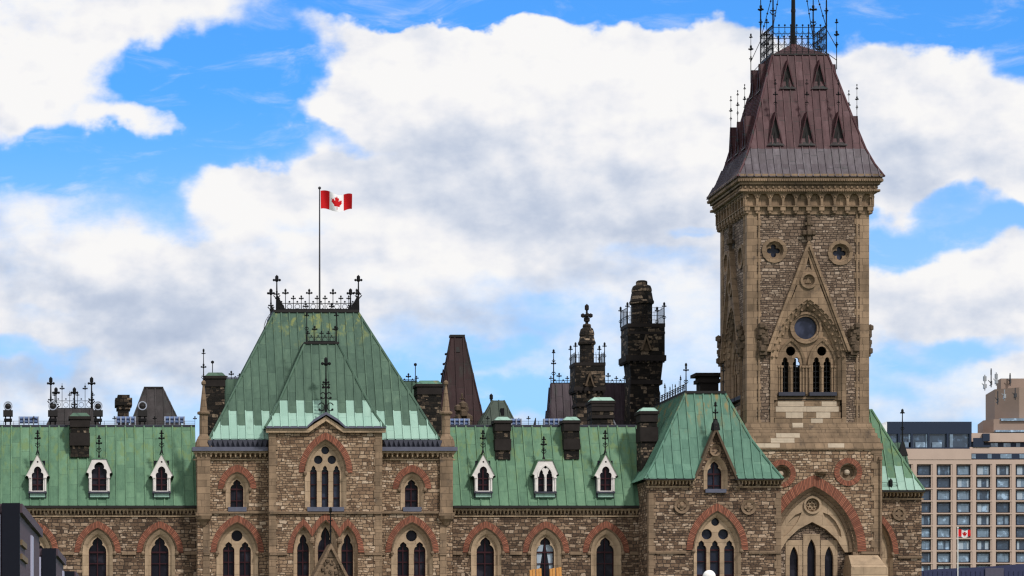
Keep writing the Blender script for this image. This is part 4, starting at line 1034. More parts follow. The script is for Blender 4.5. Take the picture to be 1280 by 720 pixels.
# brown roof
def ins(hpx): return (TH * F - hpx * TY0) / (F + hpx)
lv = []
for hpx, py in ((92, 220.5), (82, 205), (73, 186), (59.5, 146), (45, 100), (34.5, 68)):
    i_ = ins(hpx); Yf = TY0 + i_; lv.append((TCX - TH + i_, TCX + TH - i_, Yf, TCY + TH - i_, Pl(Yf).z(py)))
zsk = lv[2][4]
r = MB(); levels_roof(r, lv, .40, 0, lambda k_: [(-1e9, zsk, 1), (zsk, 1e9, 0)], hips=.06, rib=.05)
top = lv[-1]; zt = top[4]
apz = Pl(TCY).z(54)
for a_, b_ in ((0, 2), (1, 2)): pass
cn = [(top[0], top[2], zt), (top[1], top[2], zt), (top[1], top[3], zt), (top[0], top[3], zt)]
for i in range(4): r.face([cn[i], cn[(i + 1) % 4], (TCX, TCY, apz)], 0, [(.2, 0), (.8, 0), (.5, 1)])
troof = r.build('tower_roof', ['brown_copper', 'skirt_copper'], B)
mb = MB(); h_ = top[1] - TCX
mb.box(TCX - h_ - .07, TCX + h_ + .07, TCY - h_ - .07, TCY + h_ + .07, zt - .05, zt + .03); mb.build('roof_edge', 'grey_copper', troof)
def roof_half(z):
    for (a_, b_) in zip(lv, lv[1:]):
        if a_[4] <= z <= b_[4]:
            t_ = (z - a_[4]) / (b_[4] - a_[4]); return (a_[1] + (b_[1] - a_[1]) * t_) - TCX
    return TH
def lucarne(k, u, z0, h, w, fin=True):
    xf = face_xf(k); d0 = roof_half(z0) + .02; d1 = roof_half(z0 + h)
    mb = MB(xf); T = .045
    mb.strip([(u - w, z0), (u, z0 + h), (u + w, z0)], [(u - w + T * 1.5, z0), (u, z0 + h - T * 5), (u + w - T * 1.5, z0)], -d0, -d0 + .1)
    for d_ in (-1, 1):
        mb.face([(u + d_ * w, -d0, z0), (u, -d0, z0 + h), (u, -d1 + .05, z0 + h), (u + d_ * w, -d0 + .3, z0)], 0, [(.1, 0), (.4, 1), (.6, 1), (.5, 0)])
    o = mb.build('roof_vent', 'brown_copper', troof)
    mb = MB(xf); mb.face([(u - w * .85, -d0 + .14, z0 + .02), (u + w * .85, -d0 + .14, z0 + .02), (u, -d0 + .14, z0 + h * .96)])
    mb.face([(u - w - .06, -d0 - .10, z0 - .04), (u + w + .06, -d0 - .10, z0 - .04), (u + w * .8, -d0 + .1, z0 + .2), (u - w * .8, -d0 + .1, z0 + .2)], 1)
    mb.lathe(u, -d0 + .1, [(.11, z0 + .1), (.01, z0 + .75)], 4, 1)
    mb.build('vent_opening', ['gutter', 'grey_copper'], o)
    if fin:
        mb = MB(xf); finial(mb, u, -d0 + .05, z0 + h - .05, 1.75, .26, .015, (.3, .55, .88)); mb.build('finial', 'iron', o)
zlo, zhi = Pl(TY0 + 1).z(182), Pl(TY0 + 1.9).z(111)
for k in range(4):
    for u in (-1.72, 0, 1.72): lucarne(k, u, zlo, 1.85, .43)
    for u in (-.82, .92): lucarne(k, u, zhi, 1.6, .42, False)
# crown of ironwork
mb = MB(); hh = h_ - .05
for k in range(4):
    mb.xf = face_xf(k)
    p = (-hh, -hh, zt + .05); q = (hh, -hh, zt + .05)
    for f_ in (.15, 1.15, 1.5): mb.tube((-hh, -hh, zt + f_), (hh, -hh, zt + f_), .022, 4)
    n = 9
    for i in range(n + 1):
        x = -hh + 2 * hh * i / n
        mb.tube((x, -hh, zt), (x, -hh, zt + 1.6), .020 if i % 3 else .034, 4); mb.ball(x, -hh, zt + 1.62, .06, 4)
        if i < n:
            for zz in (.25, .8): mb.tube((x, -hh, zt + zz), (x + 2 * hh / n, -hh, zt + zz + .5), .012, 4); mb.tube((x + 2 * hh / n, -hh, zt + zz), (x, -hh, zt + zz + .5), .012, 4)
    # outriggers
    finial(mb, -hh - .45, -hh - .45, zt - .9, 2.7, .36, .022, (.5, .7, .95))
    mb.tube((-hh - .45, -hh - .45, zt + .3), (-hh, -hh, zt + 1.4), .02, 4); mb.tube((-hh - .45, -hh - .45, zt - .4), (-hh, -hh, zt + .1), .02, 4)
    mb.tube((-hh, -hh, zt), (-hh, -hh, zt + 3.0), .04, 5); 
    finial(mb, -hh, -hh, zt + 1.5, 2.6, .42, .035, (.35, .62, .95))
    mb.tube((-hh, -hh, zt + 1.5), (-.12, -.12, zt + 7.5), .022, 4)
    for i in range(8):
        t_ = (i + 1) / 9; mb.ball(-hh + (hh - .12) * t_, -hh + (hh - .12) * t_, zt + 1.5 + 6 * t_, .06, 4)
mb.xf = None
mb.build('iron_crown', 'iron', troof)
mb = MB(); mb.tube((TCX, TCY, apz - .1), (TCX, TCY, apz + 8.5), .13, 8, .06); 
for i in range(8): mb.ball(TCX, TCY, apz + .9 + i * .9, .15, 6)
mb.build('mast', 'iron', troof)
# splayed courses under the body, then the base
BB = 3.86; Tl = Pl(TCY - BB)
mb = MB(); random.seed(8); rows = 4; y0 = 528.0
for i in range(5):
    y1 = y0 + (6.6 if i < 4 else 7); hw_ = BH + .06 + (BB - BH + .04) * (i + 1) / 5
    for k in range(4):
        mb.xf = face_xf(k); x = -hw_
        while x < hw_ - .05:
            x2 = min(hw_, x + random.choice((.6, .9, 1.3, 1.7)))
            if hw_ - x2 < .4: x2 = hw_
            if k in (0, 2) or True:
                xa = max(x, -hw_); xb = x2 - .012
                ym = -hw_ + .5
                mb.face([(xa, -hw_, tz(y1)), (xb, -hw_, tz(y1)), (min(xb, hw_ - .03), -hw_ + .05, tz(y0 + .9)), (max(xa, -hw_ + .03), -hw_ + .05, tz(y0 + .9))], 1 if random.random() < .09 else 0)
            x = x2
    mb.xf = None; hb = hw_ - .105; mb.box(TCX - hb, TCX + hb, TCY - hb, TCY + hb, tz(y1) + .01, tz(y0) - .005)
    y0 = y1
mb.box(TCX - BB - .1, TCX + BB + .1, TCY - BB - .1, TCY + BB + .1, tz(563), tz(560.8)) ; mb.build('sloping_courses', ['tan', 'new_stone'], B)
L = Tl; zs = L.z(690); holes = []
A0 = arch_open(L.x(1017), zs, 51 * L.k, 80 * L.k, L.z(760), 12)
mb = MB(); hs = [A0, circ(L.x(977), L.z(592), 10 * L.k), circ(L.x(1060), L.z(590), 10 * L.k)]
mb.plate([(TCX - BB, 0), (TCX + BB, 0), (TCX + BB, L.z(561.5)), (TCX - BB, L.z(561.5))], hs, L.Y, L.Y + .7)
mb.box(TCX - BB, TCX + BB, L.Y + 1.1, TCY + BB, 0, L.z(562)); 
mb.build('tower_base_wall', 'rubble', B)
mb = MB(); mb.strip(arch(L.x(1017), zs, 65.5 * L.k, 96 * L.k, 16), arch(L.x(1017), zs, 54.5 * L.k, 82.5 * L.k, 16), L.Y - .07, L.Y + .2); ga = mb.build('brick_arch', 'brick', B)
mb = MB(); mb.strip(arch(L.x(1017), zs, 54.3 * L.k, 82.2 * L.k, 16), arch(L.x(1017), zs, 49.5 * L.k, 77 * L.k, 16), L.Y - .14, L.Y + .5, 0, L.Y + .1)
mb.strip(arch(L.x(1017), zs, 49.3 * L.k, 76.6 * L.k, 16), arch(L.x(1017), zs, 46 * L.k, 73 * L.k, 16), L.Y + .12, L.Y + .6, 0, L.Y + .2); mb.box(L.x(1066), L.x(1072), L.Y - .05, L.Y + .4, 0, zs); mb.box(L.x(962), L.x(968), L.Y - .05, L.Y + .4, 0, zs)
mb.build('moulded_arch', 'tan_dark', ga)
mb = MB()
def leaf(d_): return [(L.x(1017 + d_ * a_), L.z(b_)) for a_, b_ in ((13, 640), (21, 643), (29, 651), (35, 662), (37, 672), (28, 664), (19, 653))]
mb.plate(arch(L.x(1017), zs, 48 * L.k, 75 * L.k, 14)[:] + arch(L.x(1017), L.z(690), 44 * L.k, 36 * L.k, 10)[::-1][1:-1] if False else
         [(L.x(969), L.z(690))] + arch(L.x(1017), zs, 48 * L.k, 75 * L.k, 14)[1:-1] + [(L.x(1065), L.z(690)), (L.x(1058), L.z(690)), (L.x(1048), L.z(674)), (L.x(1034), L.z(661)), (L.x(1017), L.z(652)), (L.x(1000), L.z(661)), (L.x(986), L.z(674)), (L.x(976), L.z(690))],
         [circ(L.x(1017), L.z(631), 8.5 * L.k), leaf(1), leaf(-1)], L.Y + .3, L.Y + .55)
mb.strip(ringpath(L.p(1017, 631), 11.2 * L.k), ringpath(L.p(1017, 631), 8.6 * L.k), L.Y + .2, L.Y + .4)
for i in range(6):
    a_ = i * math.pi / 3; mb.strip(ringpath((L.x(1017) + 4.6 * L.k * math.cos(a_), L.z(631) + 4.6 * L.k * math.sin(a_)), 2.4 * L.k, 8), ringpath((L.x(1017) + 4.6 * L.k * math.cos(a_), L.z(631) + 4.6 * L.k * math.sin(a_)), 1.6 * L.k, 8), L.Y + .38, L.Y + .5)
mb.plate(circ(L.x(1017), L.z(631), 8.6 * L.k), [], L.Y + .5, L.Y + .54); mb.plate(leaf(1), [], L.Y + .44, L.Y + .5); mb.plate(leaf(-1), [], L.Y + .44, L.Y + .5)
mb.build('tympanum', 'trim', ga)
lanc = [arch_open(L.x(x), L.z(y), 5.4 * L.k, 17 * L.k, L.z(765), 6) for x, y in ((995.5, 699), (1017.5, 690), (1039.5, 699))]
mb = MB(); out = [arch_open(L.x(x), L.z(y), 10.5 * L.k, 17 * L.k, L.z(766), 6) for x, y in ((995.5, 692), (1017.5, 683), (1039.5, 692))]
rects = [[(L.x(x - 10.5), L.z(767)), (L.x(x - 10.5), L.z(y)), (L.x(x + 10.5), L.z(y)), (L.x(x + 10.5), L.z(767))] for x, y in ((995.5, 674.5), (1017.5, 667), (1039.5, 674.5))]
mb.plate([(L.x(966), L.z(768)), (L.x(966), L.z(680)), (L.x(985), L.z(660)), (L.x(1017), L.z(648)), (L.x(1049), L.z(660)), (L.x(1068), L.z(680)), (L.x(1068), L.z(768))], rects, L.Y + .58, L.Y + .9); mb.build('panel_wall', 'tower_rubble', ga)
mb = MB()
for rc, lc in zip(rects, lanc): mb.plate(rc, [lc], L.Y + .54, L.Y + .88)
mb.build('lancet_surround', 'trim', ga)
mb = MB()
for rc in rects: mb.box(rc[0][0] + .05, rc[2][0] - .05, L.Y + .80, L.Y + .86, L.z(766), rc[1][1] - .1)
mb.build('pane', 'glass', ga)
for x, y in ((977, 592), (1060, 590)):
    mb = MB(); mb.strip(ringpath(L.p(x, y), 17.5 * L.k, 32), ringpath(L.p(x, y), 11 * L.k, 32), L.Y - .06, L.Y + .2); rb = mb.build('round_window', 'brick', B)
    mb = MB(); mb.strip(ringpath(L.p(x, y), 11 * L.k), ringpath(L.p(x, y), 8.4 * L.k), L.Y - .02, L.Y + .5, 0, L.Y + .2); mb.plate(circ(L.x(x), L.z(y), 8.6 * L.k), [], L.Y + .32, L.Y + .4); mb.build('stone_ring', 'tan_dark', rb)
    mb = MB(); mb.ball(L.x(x), L.Y + .26, L.z(y), .17, 10, smooth=True); mb.build('boss', 'new_stone', rb)
mb = MB(); z = 0; i = 0
while z < L.z(565):
    e_ = .14 if i % 2 else 0
    mb.box(TCX + BB - .42 - e_, TCX + BB + .03, L.Y - .04 - .01 * (i % 2), L.Y + .4, z, z + .42); z += .425; i += 1
mb.build('quoins', 'tan', B)
mb = MB(); mb.tube((TCX + BB - .08, L.Y - .14, 0), (TCX + BB - .08, L.Y - .14, L.z(572)), .05, 8); mb.box(TCX + BB - .17, TCX + BB + .01, L.Y - .24, L.Y - .04, L.z(575), L.z(571)); mb.build('drainpipe', 'tan_dark', B)
mb = MB(); mb.box(L.x(1076), TCX + BB + .08, L.Y - .13, L.Y + .1, L.z(693), L.z(689.5)); mb.build('string_course', 'tan_dark', B)
mb = MB(); q = Pl(169.0); mb.frus(q.x(1064), q.x(1108), 168.9, 170.6, q.z(709), q.x(1066), q.x(1103), 169.9, 170.6, q.z(693)); mb.box(q.x(1063), q.x(1109), 168.85, 170.6, 0, q.z(709.2)); mb.build('buttress', 'trim', B)
mb = MB(); mb.ball(L.x(1026), L.Y - .1, L.z(590.5), .3, 8, sx=1.2, sz=.5); mb.box(L.x(1019), L.x(1033), L.Y - .2, L.Y, L.z(593), L.z(589)); mb.build('keystone_ornament', 'tan_dark', B)

# ---- range right of the tower -------------------------------------------
Q = Pl(173.0); Qh = []
w, o = window(Q, 1096, 760, 692, 8, 14, (20, 44), brick=(27, 53, 7, 692), inner=(17, 40)); Qh.append(o)
wall(Q, 1060, 1152, 614, Qh, 'wing_rubble', 10)
corbels(Q, 1060, 1154, 614, 624.5, pitch=4.4, out=.34)
mb = MB(); mb.strip(ringpath(Q.p(1123.5, 642), 9 * Q.k, 8), ringpath(Q.p(1123.5, 642), 5.5 * Q.k, 8), Q.Y - .1, Q.Y + .1); mb.plate(quatre(Q.x(1123.5), Q.z(642), 5 * Q.k), [], Q.Y - .06, Q.Y); mb.build('roundel', 'tan_dark', B)
mb = MB(); mb.box(Q.x(1122), Q.x(1152.4), Q.Y - .1, Q.Y + .05, Q.z(698), Q.z(695)); mb.build('string_course', 'tan_dark', B)
a = Pl(172.6); b = Pl(173.1); c_ = Pl(173.8); d = Pl(175.2)
zc1 = a.z(597); zc2 = b.z(582)
r = MB(); levels_roof(r, [(a.x(1060), a.x(1156), 172.6, 183, a.z(613)), (b.x(1060), b.x(1141), 173.2, 183, b.z(592)), (c_.x(1060), c_.x(1121), 174.0, 182, c_.z(561)), (d.x(1050), d.x(1089), 175.2, 181, d.z(512))], .46, 0, pavzone(zc1, zc2, phase=1), sides='fr')
r4 = r.build('roof', ['copper', 'mint'], B)
mb = MB(); mb.box(a.x(1060), a.x(1157), 172.5, 172.9, a.z(615), a.z(612.6)); mb.build('gutter', 'gutter', r4)
mb = MB(); X = Pl(178).x(1128); mb.frus(X - .26, X + .26, 177.75, 178.25, Pl(178).z(570), X - .05, X + .05, 177.9, 178.1, Pl(178).z(552)); finial(mb, X, 178, Pl(178).z(560), 46 * Pl(178).k, .26, .035, (.55, .95)); mb.build('finial', 'iron', r4)
rr = Pl(178.6); mb = MB(); levels_roof(mb, [(rr.x(1080), rr.x(1141), 178.6, 186, rr.z(612)), (rr.x(1080), rr.x(1134), 179.4, 186, rr.z(552))], .46, 0, sides='fr'); mb.build('rear_roof', 'copper_dark', B)
mb = MB(); railing(mb, (a.x(1103), 172.75, a.z(611.5)), (a.x(1122), 172.75, a.z(611.5)), .38, .4, .012, False); mb.ball(a.x(1114), 172.7, a.z(604), .13, 6, sz=2.2); mb.build('snow_guard', 'iron', r4)

# ---- chimneys ------------------------------------------------------------
def chimney(Y, x0, x1, y0, y1, depth=.9, capm='mint', body='soot', bands=True, mid=None):
    pl = Pl(Y); mb = MB(); X0, X1 = pl.x(x0), pl.x(x1); zt = pl.z(y0)
    ch = .34 if y1 - y0 > 20 else .2
    mb.box(X0, X1, Y, Y + depth, pl.z(y1), zt - ch)
    c = mb.build('chimney', body, B)
    mb = MB(); mb.box(X0 - .03, X1 + .03, Y - .06, Y + depth + .06, zt - .75, zt - ch + .02)
    mb.box(X0 - .10, X1 + .10, Y - .12, Y + depth + .12, zt - ch + .02, zt - .17)
    if mid:
        for a_, b_ in mid: mb.box(X0 - .04, X1 + .04, Y - .09, Y + depth, pl.z(b_), pl.z(a_))
    mb.build('stone_band', 'soot_plain', c)
    mb = MB(); mb.frus(X0 - .05, X1 + .05, Y - .08, Y + depth + .08, zt - .168, X0 + .14, X1 - .14, Y + .12, Y + depth - .12, zt + .03); mb.build('cap', capm, c)
    return c
chimney(170.9, 88, 111.5, 516.5, 571.5, 1.0, 'copper_dark', mid=((541, 557),))
chimney(170.9, 619.5, 638, 521.5, 574.5, .9, 'mint', mid=((549, 563),))
chimney(170.9, 705.5, 724, 521.5, 574, .9, 'mint', mid=((549, 562),))
chimney(169.6, 801, 821.5, 510, 600, 1.2, 'mint', mid=((534, 552),))
chimney(171.2, 257.5, 281, 466, 560, 1.2, 'copper_dark')
chimney(171.2, 522, 551.5, 476, 560, 1.4, 'copper_teal')
chimney(172.2, 740, 767, 497, 535, 1.4, 'mint', mid=((504, 508), (519, 523)))
# wide dark stack behind the right pavilion roof
pl = Pl(178); mb = MB()
for x0, x1, y0, y1 in ((876, 899, 478, 500), (873, 901, 473.5, 478), (875, 900, 470, 473.5), (869.5, 903.5, 466, 470)):
    g_ = (x1 - x0) / 2 * pl.k; xm = pl.x((x0 + x1) / 2); mb.box(xm - g_, xm + g_, 178.7 - g_, 178.7 + g_, pl.z(y1), pl.z(y0))
mb.build('chimney', 'soot_plain', B)
pl = Pl(186); mb = MB()
for x0, x1, y0, y1 in ((147.5, 161, 512, 532), (146, 163, 507.5, 512), (144, 165, 498, 507.5), (147, 162, 494, 498)):
    mb.box(pl.x(x0), pl.x(x1), 186 - (x1 - x0) * .02, 187 + (x1 - x0) * .02, pl.z(y1), pl.z(y0))
mb.build('chimney', 'soot', B)

def stack(Y, cx, base, spec, top_prof, name='chimney'):
    """a tall chimney: square stages then an octagonal shaft"""
    pl = Pl(Y); k = pl.k; X = pl.x(cx); mb = MB()
    for (x0, x1, X0_, X1_, y0, y1) in spec:       # upper halfspan pair, lower pair
        Yc = Y + 1.3; h0 = (x1 - x0) / 2 * .84 * k; h1 = (X1_ - X0_) / 2 * .84 * k
        bx = Pl(Yc - h0).x(x1); ax = bx - 2 * h0; BX = Pl(Yc - h1).x(X1_); AX = BX - 2 * h1
        mb.frus(AX, BX, Yc - h1, Yc + h1, pl.z(y1), ax, bx, Yc - h0, Yc + h0, pl.z(y0))
    c = mb.build(name, 'soot', B); Yc = Y + 1.3; X = Pl(Yc).x(cx)
    mb = MB(); mb.lathe(X, Yc, [(r_ * k, pl.z(y_)) for r_, y_ in top_prof], 8, rot=math.pi / 8)
    mb.build('flue_shaft', 'soot', c)
    return c, pl, X, Yc
def stack_trim(c, pl, x0, x1, Yc, rows, mats='soot_plain'):
    for a_, b_, o_ in rows:
        mb = MB(); h_ = ((x1 - x0) / 2 * .84 + o_) * pl.k; X1 = Pl(Yc - h_).x(x1 + o_ * .9); X0 = X1 - 2 * h_; mb.box(X0, X1, Yc - h_, Yc + h_, pl.z(b_), pl.z(a_))
        if o_ > 0:      # dentils under the ledge
            for i in range(7):
                for q_ in (0, 1):
                    t_ = X0 + (X1 - X0) * (i + .5) / 7
                    mb.box(t_ - .07, t_ + .07, Yc - h_ + .03, Yc - h_ + .2, pl.z(b_ + 2.2), pl.z(b_) + .01) if q_ == 0 else mb.box(X0 + .03, X0 + .2, Yc + t_ - (X0 + X1) / 2 - .07, Yc + t_ - (X0 + X1) / 2 + .07, pl.z(b_ + 2.2), pl.z(b_) + .01)
        mb.build('stone_band', mats, c)
c, pl, X, Yc = stack(180, 802, 0, [(776, 831, 776, 831, 406, 446), (779, 829, 782, 826, 450, 476), (781, 824, 780, 826, 479, 545)],
    [(14.4, 406), (13.6, 404), (13.4, 378), (15.6, 376.5), (15.8, 373.5), (14.6, 372), (13, 363), (12.4, 362), (13.0, 361), (12.8, 358), (11.2, 354), (7.2, 352.3), (7.4, 350), (7.0, 348), (5, 347), (0, 346.5)])
stack_trim(c, pl, 776, 831, Yc, ((403.5, 408, .6), (443.5, 450.5, 2.2), (474, 479.5, -3.0), (414, 417, .5)))
def niche(c, pl, cx, y0, y1, w, Yf):
    mb = MB(); k = pl.k
    mb.strip([pl.p(cx - w, y1), pl.p(cx, y0), pl.p(cx + w, y1)], [pl.p(cx - w + 2, y1), pl.p(cx, y0 + 5), pl.p(cx + w - 2, y1)], Yf - .3, Yf)
    mb.plate([pl.p(cx - w + 2.4, y1), pl.p(cx + w - 2.4, y1), pl.p(cx, y0 + 6)], [], Yf - .06, Yf)
    for dx, yy, r_ in ((-1.25 * w, y0 + 3, 1.6), (1.2 * w, y0 + 5, 1.5), (-1.1 * w, y1 - 3, 1.4), (1.25 * w, y1 - 5, 1.7), (0, y1 + 8, 2.0), (-.6 * w, y1 + 5, 1.3), (.6 * w, y1 + 5, 1.3)): mb.ball(pl.x(cx + dx), Yf, pl.z(yy), r_ * k, 6)
    mb.build('gablet', 'carved', c)
niche(c, pl, 808, 418, 438, 7, Yc - 23.2 * pl.k)
mb = MB()
zt_ = pl.z(403.5); hh_ = 23 * pl.k
for k in range(4):
    cc, ss = math.cos(k * math.pi / 2), math.sin(k * math.pi / 2)
    f_ = lambda u, v, z: Vector((X + .04 + u * cc - v * ss, Yc + u * ss + v * cc, z))
    mb.tube(f_(-hh_, -hh_, zt_ + .45), f_(hh_, -hh_, zt_ + .45), .016, 4); mb.tube(f_(-hh_, -hh_, zt_ + .9), f_(hh_, -hh_, zt_ + .9), .012, 4)
    for i in range(13):
        p_ = f_(-hh_ + 2 * hh_ * i / 12, -hh_, zt_); mb.tube(p_, p_ + Vector((0, 0, .95)), .012, 4)
    p_ = f_(-hh_, -hh_, zt_); finial(mb, p_.x, p_.y, p_.z, 24 * pl.k, .26, .03, (.35, .88))
mb.build('iron_crown', 'iron', c)
c, pl, X, Yc = stack(178, 733.5, 0, [(711.5, 756.5, 711.5, 756.5, 454, 484), (713, 755, 716, 753, 487, 503), (716, 752, 714, 754, 503, 545)],
    [(10, 453), (9.2, 451), (9.1, 429), (11.2, 427.5), (11.4, 425), (10.2, 423), (8.9, 417), (9.6, 416), (9.4, 413), (8, 408), (5.2, 406), (5.4, 404), (4.8, 402), (0, 401)])
stack_trim(c, pl, 711.5, 756.5, Yc, ((452, 456, .6), (482.5, 487.5, 1.2), (503, 507, -1.5)))
niche(c, pl, 738, 464, 482, 6, Yc - 19.0 * pl.k)
mb = MB(); zt_ = pl.z(452); hh_ = 18.2 * pl.k
for k in range(4):
    cc, ss = math.cos(k * math.pi / 2), math.sin(k * math.pi / 2)
    f_ = lambda u, v, z: Vector((X + .04 + u * cc - v * ss, Yc + u * ss + v * cc, z))
    mb.tube(f_(-hh_, -hh_, zt_ + .45), f_(hh_, -hh_, zt_ + .45), .014, 4)
    for i in range(11):
        p_ = f_(-hh_ + 2 * hh_ * i / 10, -hh_, zt_); mb.tube(p_, p_ + Vector((0, 0, .6)), .012, 4)
    p_ = f_(-hh_, -hh_, zt_); finial(mb, p_.x, p_.y, p_.z, 23 * pl.k, .24, .028, (.4, .88))
mb.build('iron_crown', 'iron', c)
mb = MB(); mb.tube((X, Yc, pl.z(402)), (X, Yc, pl.z(378)), .09, 6, .04); mb.ball(X, Yc, pl.z(396), .2, 6)
for d_ in (-1, 1): mb.ball(X + d_ * .22, Yc, pl.z(391), .14, 6); mb.ball(X, Yc + d_ * .22, pl.z(391), .14, 6)
mb.ball(X, Yc, pl.z(381), .14, 6, sz=1.6); mb.build('stone_finial', 'soot_plain', c)

# ---- rear roofs ----------------------------------------------------------
def rear(Y, x0, x1, y0, X0, X1, y1, m, dy=2.0, depth=7, name='rear_roof', sp=.5, crest=None, dtop=None):
    a_, b_ = Pl(Y), Pl(Y + dy); mb = MB()
    levels_roof(mb, [(a_.x(X0), a_.x(X1), Y, Y + depth, a_.z(y1)), (b_.x(x0), b_.x(x1), Y + dy, Y + (dtop or depth - dy), b_.z(y0))], sp, 0, hips=.05, sides='flr')
    mb.box(a_.x(X0) + .2, a_.x(X1) - .2, Y + .3, Y + depth - .3, 4, a_.z(y1) - .01)
    o = mb.build(name, m, B)
    if crest:
        cb = MB(); cresting(cb, (b_.x(x0), Y + dy + .1, b_.z(y0)), (b_.x(x1), Y + dy + .1, b_.z(y0)), crest * b_.k, .5, .2, .02); cb.build('cresting', 'iron', o)
    return o, b_
o, b_ = rear(185, 68, 116, 511, 55, 127, 540, 'grey_copper', 1.2, crest=24)
for x in (63.5, 70, 93, 114.5):
    mb = MB(); finial(mb, b_.x(x), 186.3, b_.z(520), (45 if x in (63.5, 114.5) else 32) * b_.k, .46, .05, (.45, .9)); mb.build('finial', 'iron', o)
o, b_ = rear(188, 181, 203, 484.5, 160, 230, 540, 'grey_copper', 2.2, 9)
mb = MB(); mb.box(b_.x(180), b_.x(204), 190.1, 190.7, b_.z(486), b_.z(483.5)); mb.build('ridge', 'gutter', o)
o, b_ = rear(187, 563.5, 580, 420, 547, 609, 545, 'dark_brown', 1.6, 3.6)
mb = MB(); mb.box(b_.x(562.5), b_.x(581), 188.5, 189.1, b_.z(421.5), b_.z(418.5)); mb.build('ridge', 'gutter', o)
mb = MB(); q = Pl(188.3); mb.frus(q.x(568), q.x(575), 188.3, 188.7, q.z(440), q.x(569), q.x(574), 188.4, 188.7, q.z(433.5)); mb.build('hatch', 'gutter', o)
mb = MB()
for i in range(5):   # iron crockets up the left hip
    t_ = i / 5; mb.tube((q.x(549 + 13 * t_), 188, q.z(490 - 62 * t_)), (q.x(546 + 13 * t_), 188, q.z(493 - 62 * t_)), .03, 4); mb.ball(q.x(546 + 13 * t_), 188, q.z(493 - 62 * t_), .08, 4)
mb.build('crocket', 'iron', o)
o, b_ = rear(183, 616, 630, 500.5, 596, 650, 540, 'moss', 1.2, 2.8)
mb = MB(); finial(mb, b_.x(616.5), 185, b_.z(500), .25, .1, .05, (.8,)); mb.build('finial', 'iron', o); mb = MB(); q = Pl(184); mb.box(q.x(625), q.x(629), 183.6, 184.6, q.z(520), q.z(511)); mb.build('hatch', 'iron', o)
rear(182.5, 689, 781, 479.5, 687, 783, 545, 'purple_copper', 1.0, 2.4, sp=.42, crest=9)
mb = MB(); q = Pl(183.6); finial(mb, q.x(692), 183.6, q.z(480), 41 * q.k, .3, .03, (.35, .62, .7, .95)); mb.build('finial', 'iron', B)
rear(176, 279, 330, 474, 278, 330, 560, 'copper_dark', .6, 5, crest=6)
rear(176, 470, 521, 477, 470, 522, 560, 'copper_dark', .6, 5, crest=6)
for x, y0, y1 in ((520, 455, 478), (266, 452, 470)):
    mb = MB(); q = Pl(176); mb.tube((q.x(x), 176.3, q.z(y1)), (q.x(x), 176.3, q.z(y0)), .03, 4); mb.ball(q.x(x), 176.3, q.z(y0), .1, 6); mb.build('finial', 'iron', B)
# dark stone dormer of the rear range beside the brown roof, and lean pinnacles
for x in (577.5,):
    mb = MB(); q = Pl(184); 
    for i in range(30): mb.ball(q.x(x + random.uniform(-10, 10) * (1 - i / 60)), 184 + random.uniform(-.2, .2), q.z(530 - i * .8), random.uniform(.12, .3), 6)
    mb.tube((q.x(x), 184, q.z(530)), (q.x(x), 184, q.z(494)), .06, 6, .02); finial(mb, q.x(x), 184, q.z(518), 24 * q.k, .3, .03, (.4, .8)); mb.build('carved_boss', 'carved', B)
for x, h in ((647.5, 16), (668.5, 16)):
    mb = MB(); q = Pl(180); mb.face([(q.x(x - 3), 180, q.z(538)), (q.x(x + 1.5), 180, q.z(538)), (q.x(x + 1.5), 180, q.z(538 - h))]); mb.face([(q.x(x - 3), 180.3, q.z(538)), (q.x(x + 1.5), 180.3, q.z(538)), (q.x(x + 1.5), 180.3, q.z(538 - h))]); mb.face([(q.x(x - 3), 180, q.z(538)), (q.x(x + 1.5), 180, q.z(538 - h)), (q.x(x + 1.5), 180.3, q.z(538 - h)), (q.x(x - 3), 180.3, q.z(538))]); mb.build('pinnacle', 'gutter', B)
mb = MB(); q = Pl(176)
for i in range(9): mb.tube((q.x(737 + i * 3.6), 176, q.z(524 + (i % 2) * 2)), (q.x(741 + i * 3.6), 176, q.z(532)), .045, 5)
mb.tube((q.x(736), 176, q.z(531)), (q.x(770), 176, q.z(532)), .05, 5); mb.tube((q.x(741), 176, q.z(520)), (q.x(737), 176, q.z(530)), .05, 5); mb.build('pipework', 'grey_metal', B)

# ------------------------------------------------------------------ things on the roof
def floodlight():
    pl = Pl(173.2); e_ = empty('floodlight', (pl.x(10), 173.2, Pl(172).z(531.5))); k = pl.k
    mb = MB(); mb.box(pl.x(4), pl.x(16), 173.0, 173.5, pl.z(520.5), pl.z(513)); mb.box(pl.x(6), pl.x(14), 173.05, 173.45, pl.z(513), pl.z(510)); mb.build('housing', 'gutter', e_)
    mb = MB(); mb.box(pl.x(5), pl.x(15), 173.0, 173.5, pl.z(527), pl.z(523.5)); mb.tube((pl.x(7), 173.2, pl.z(533)), (pl.x(7), 173.2, pl.z(520)), .04, 5); mb.tube((pl.x(13), 173.2, pl.z(533)), (pl.x(13), 173.2, pl.z(520)), .04, 5); mb.build('bracket', 'iron', e_)
    mb = MB(); mb.strip(ringpath(pl.p(10, 507.5), 5.6 * k), ringpath(pl.p(10, 507.5), 4.4 * k), 173.0, 173.25); mb.build('rim', 'lamp_silver', e_)
    mb = MB(); mb.ball(pl.x(10), 173.15, pl.z(508), 4.0 * k, 12, smooth=True); mb.build('lens', 'gutter', e_)
    return e_
fl = floodlight(); G = 'floodlights on the left wing ridge'
tag(fl, 'round black floodlight on the green roof ridge, nearest the left edge', 'floodlight', G)
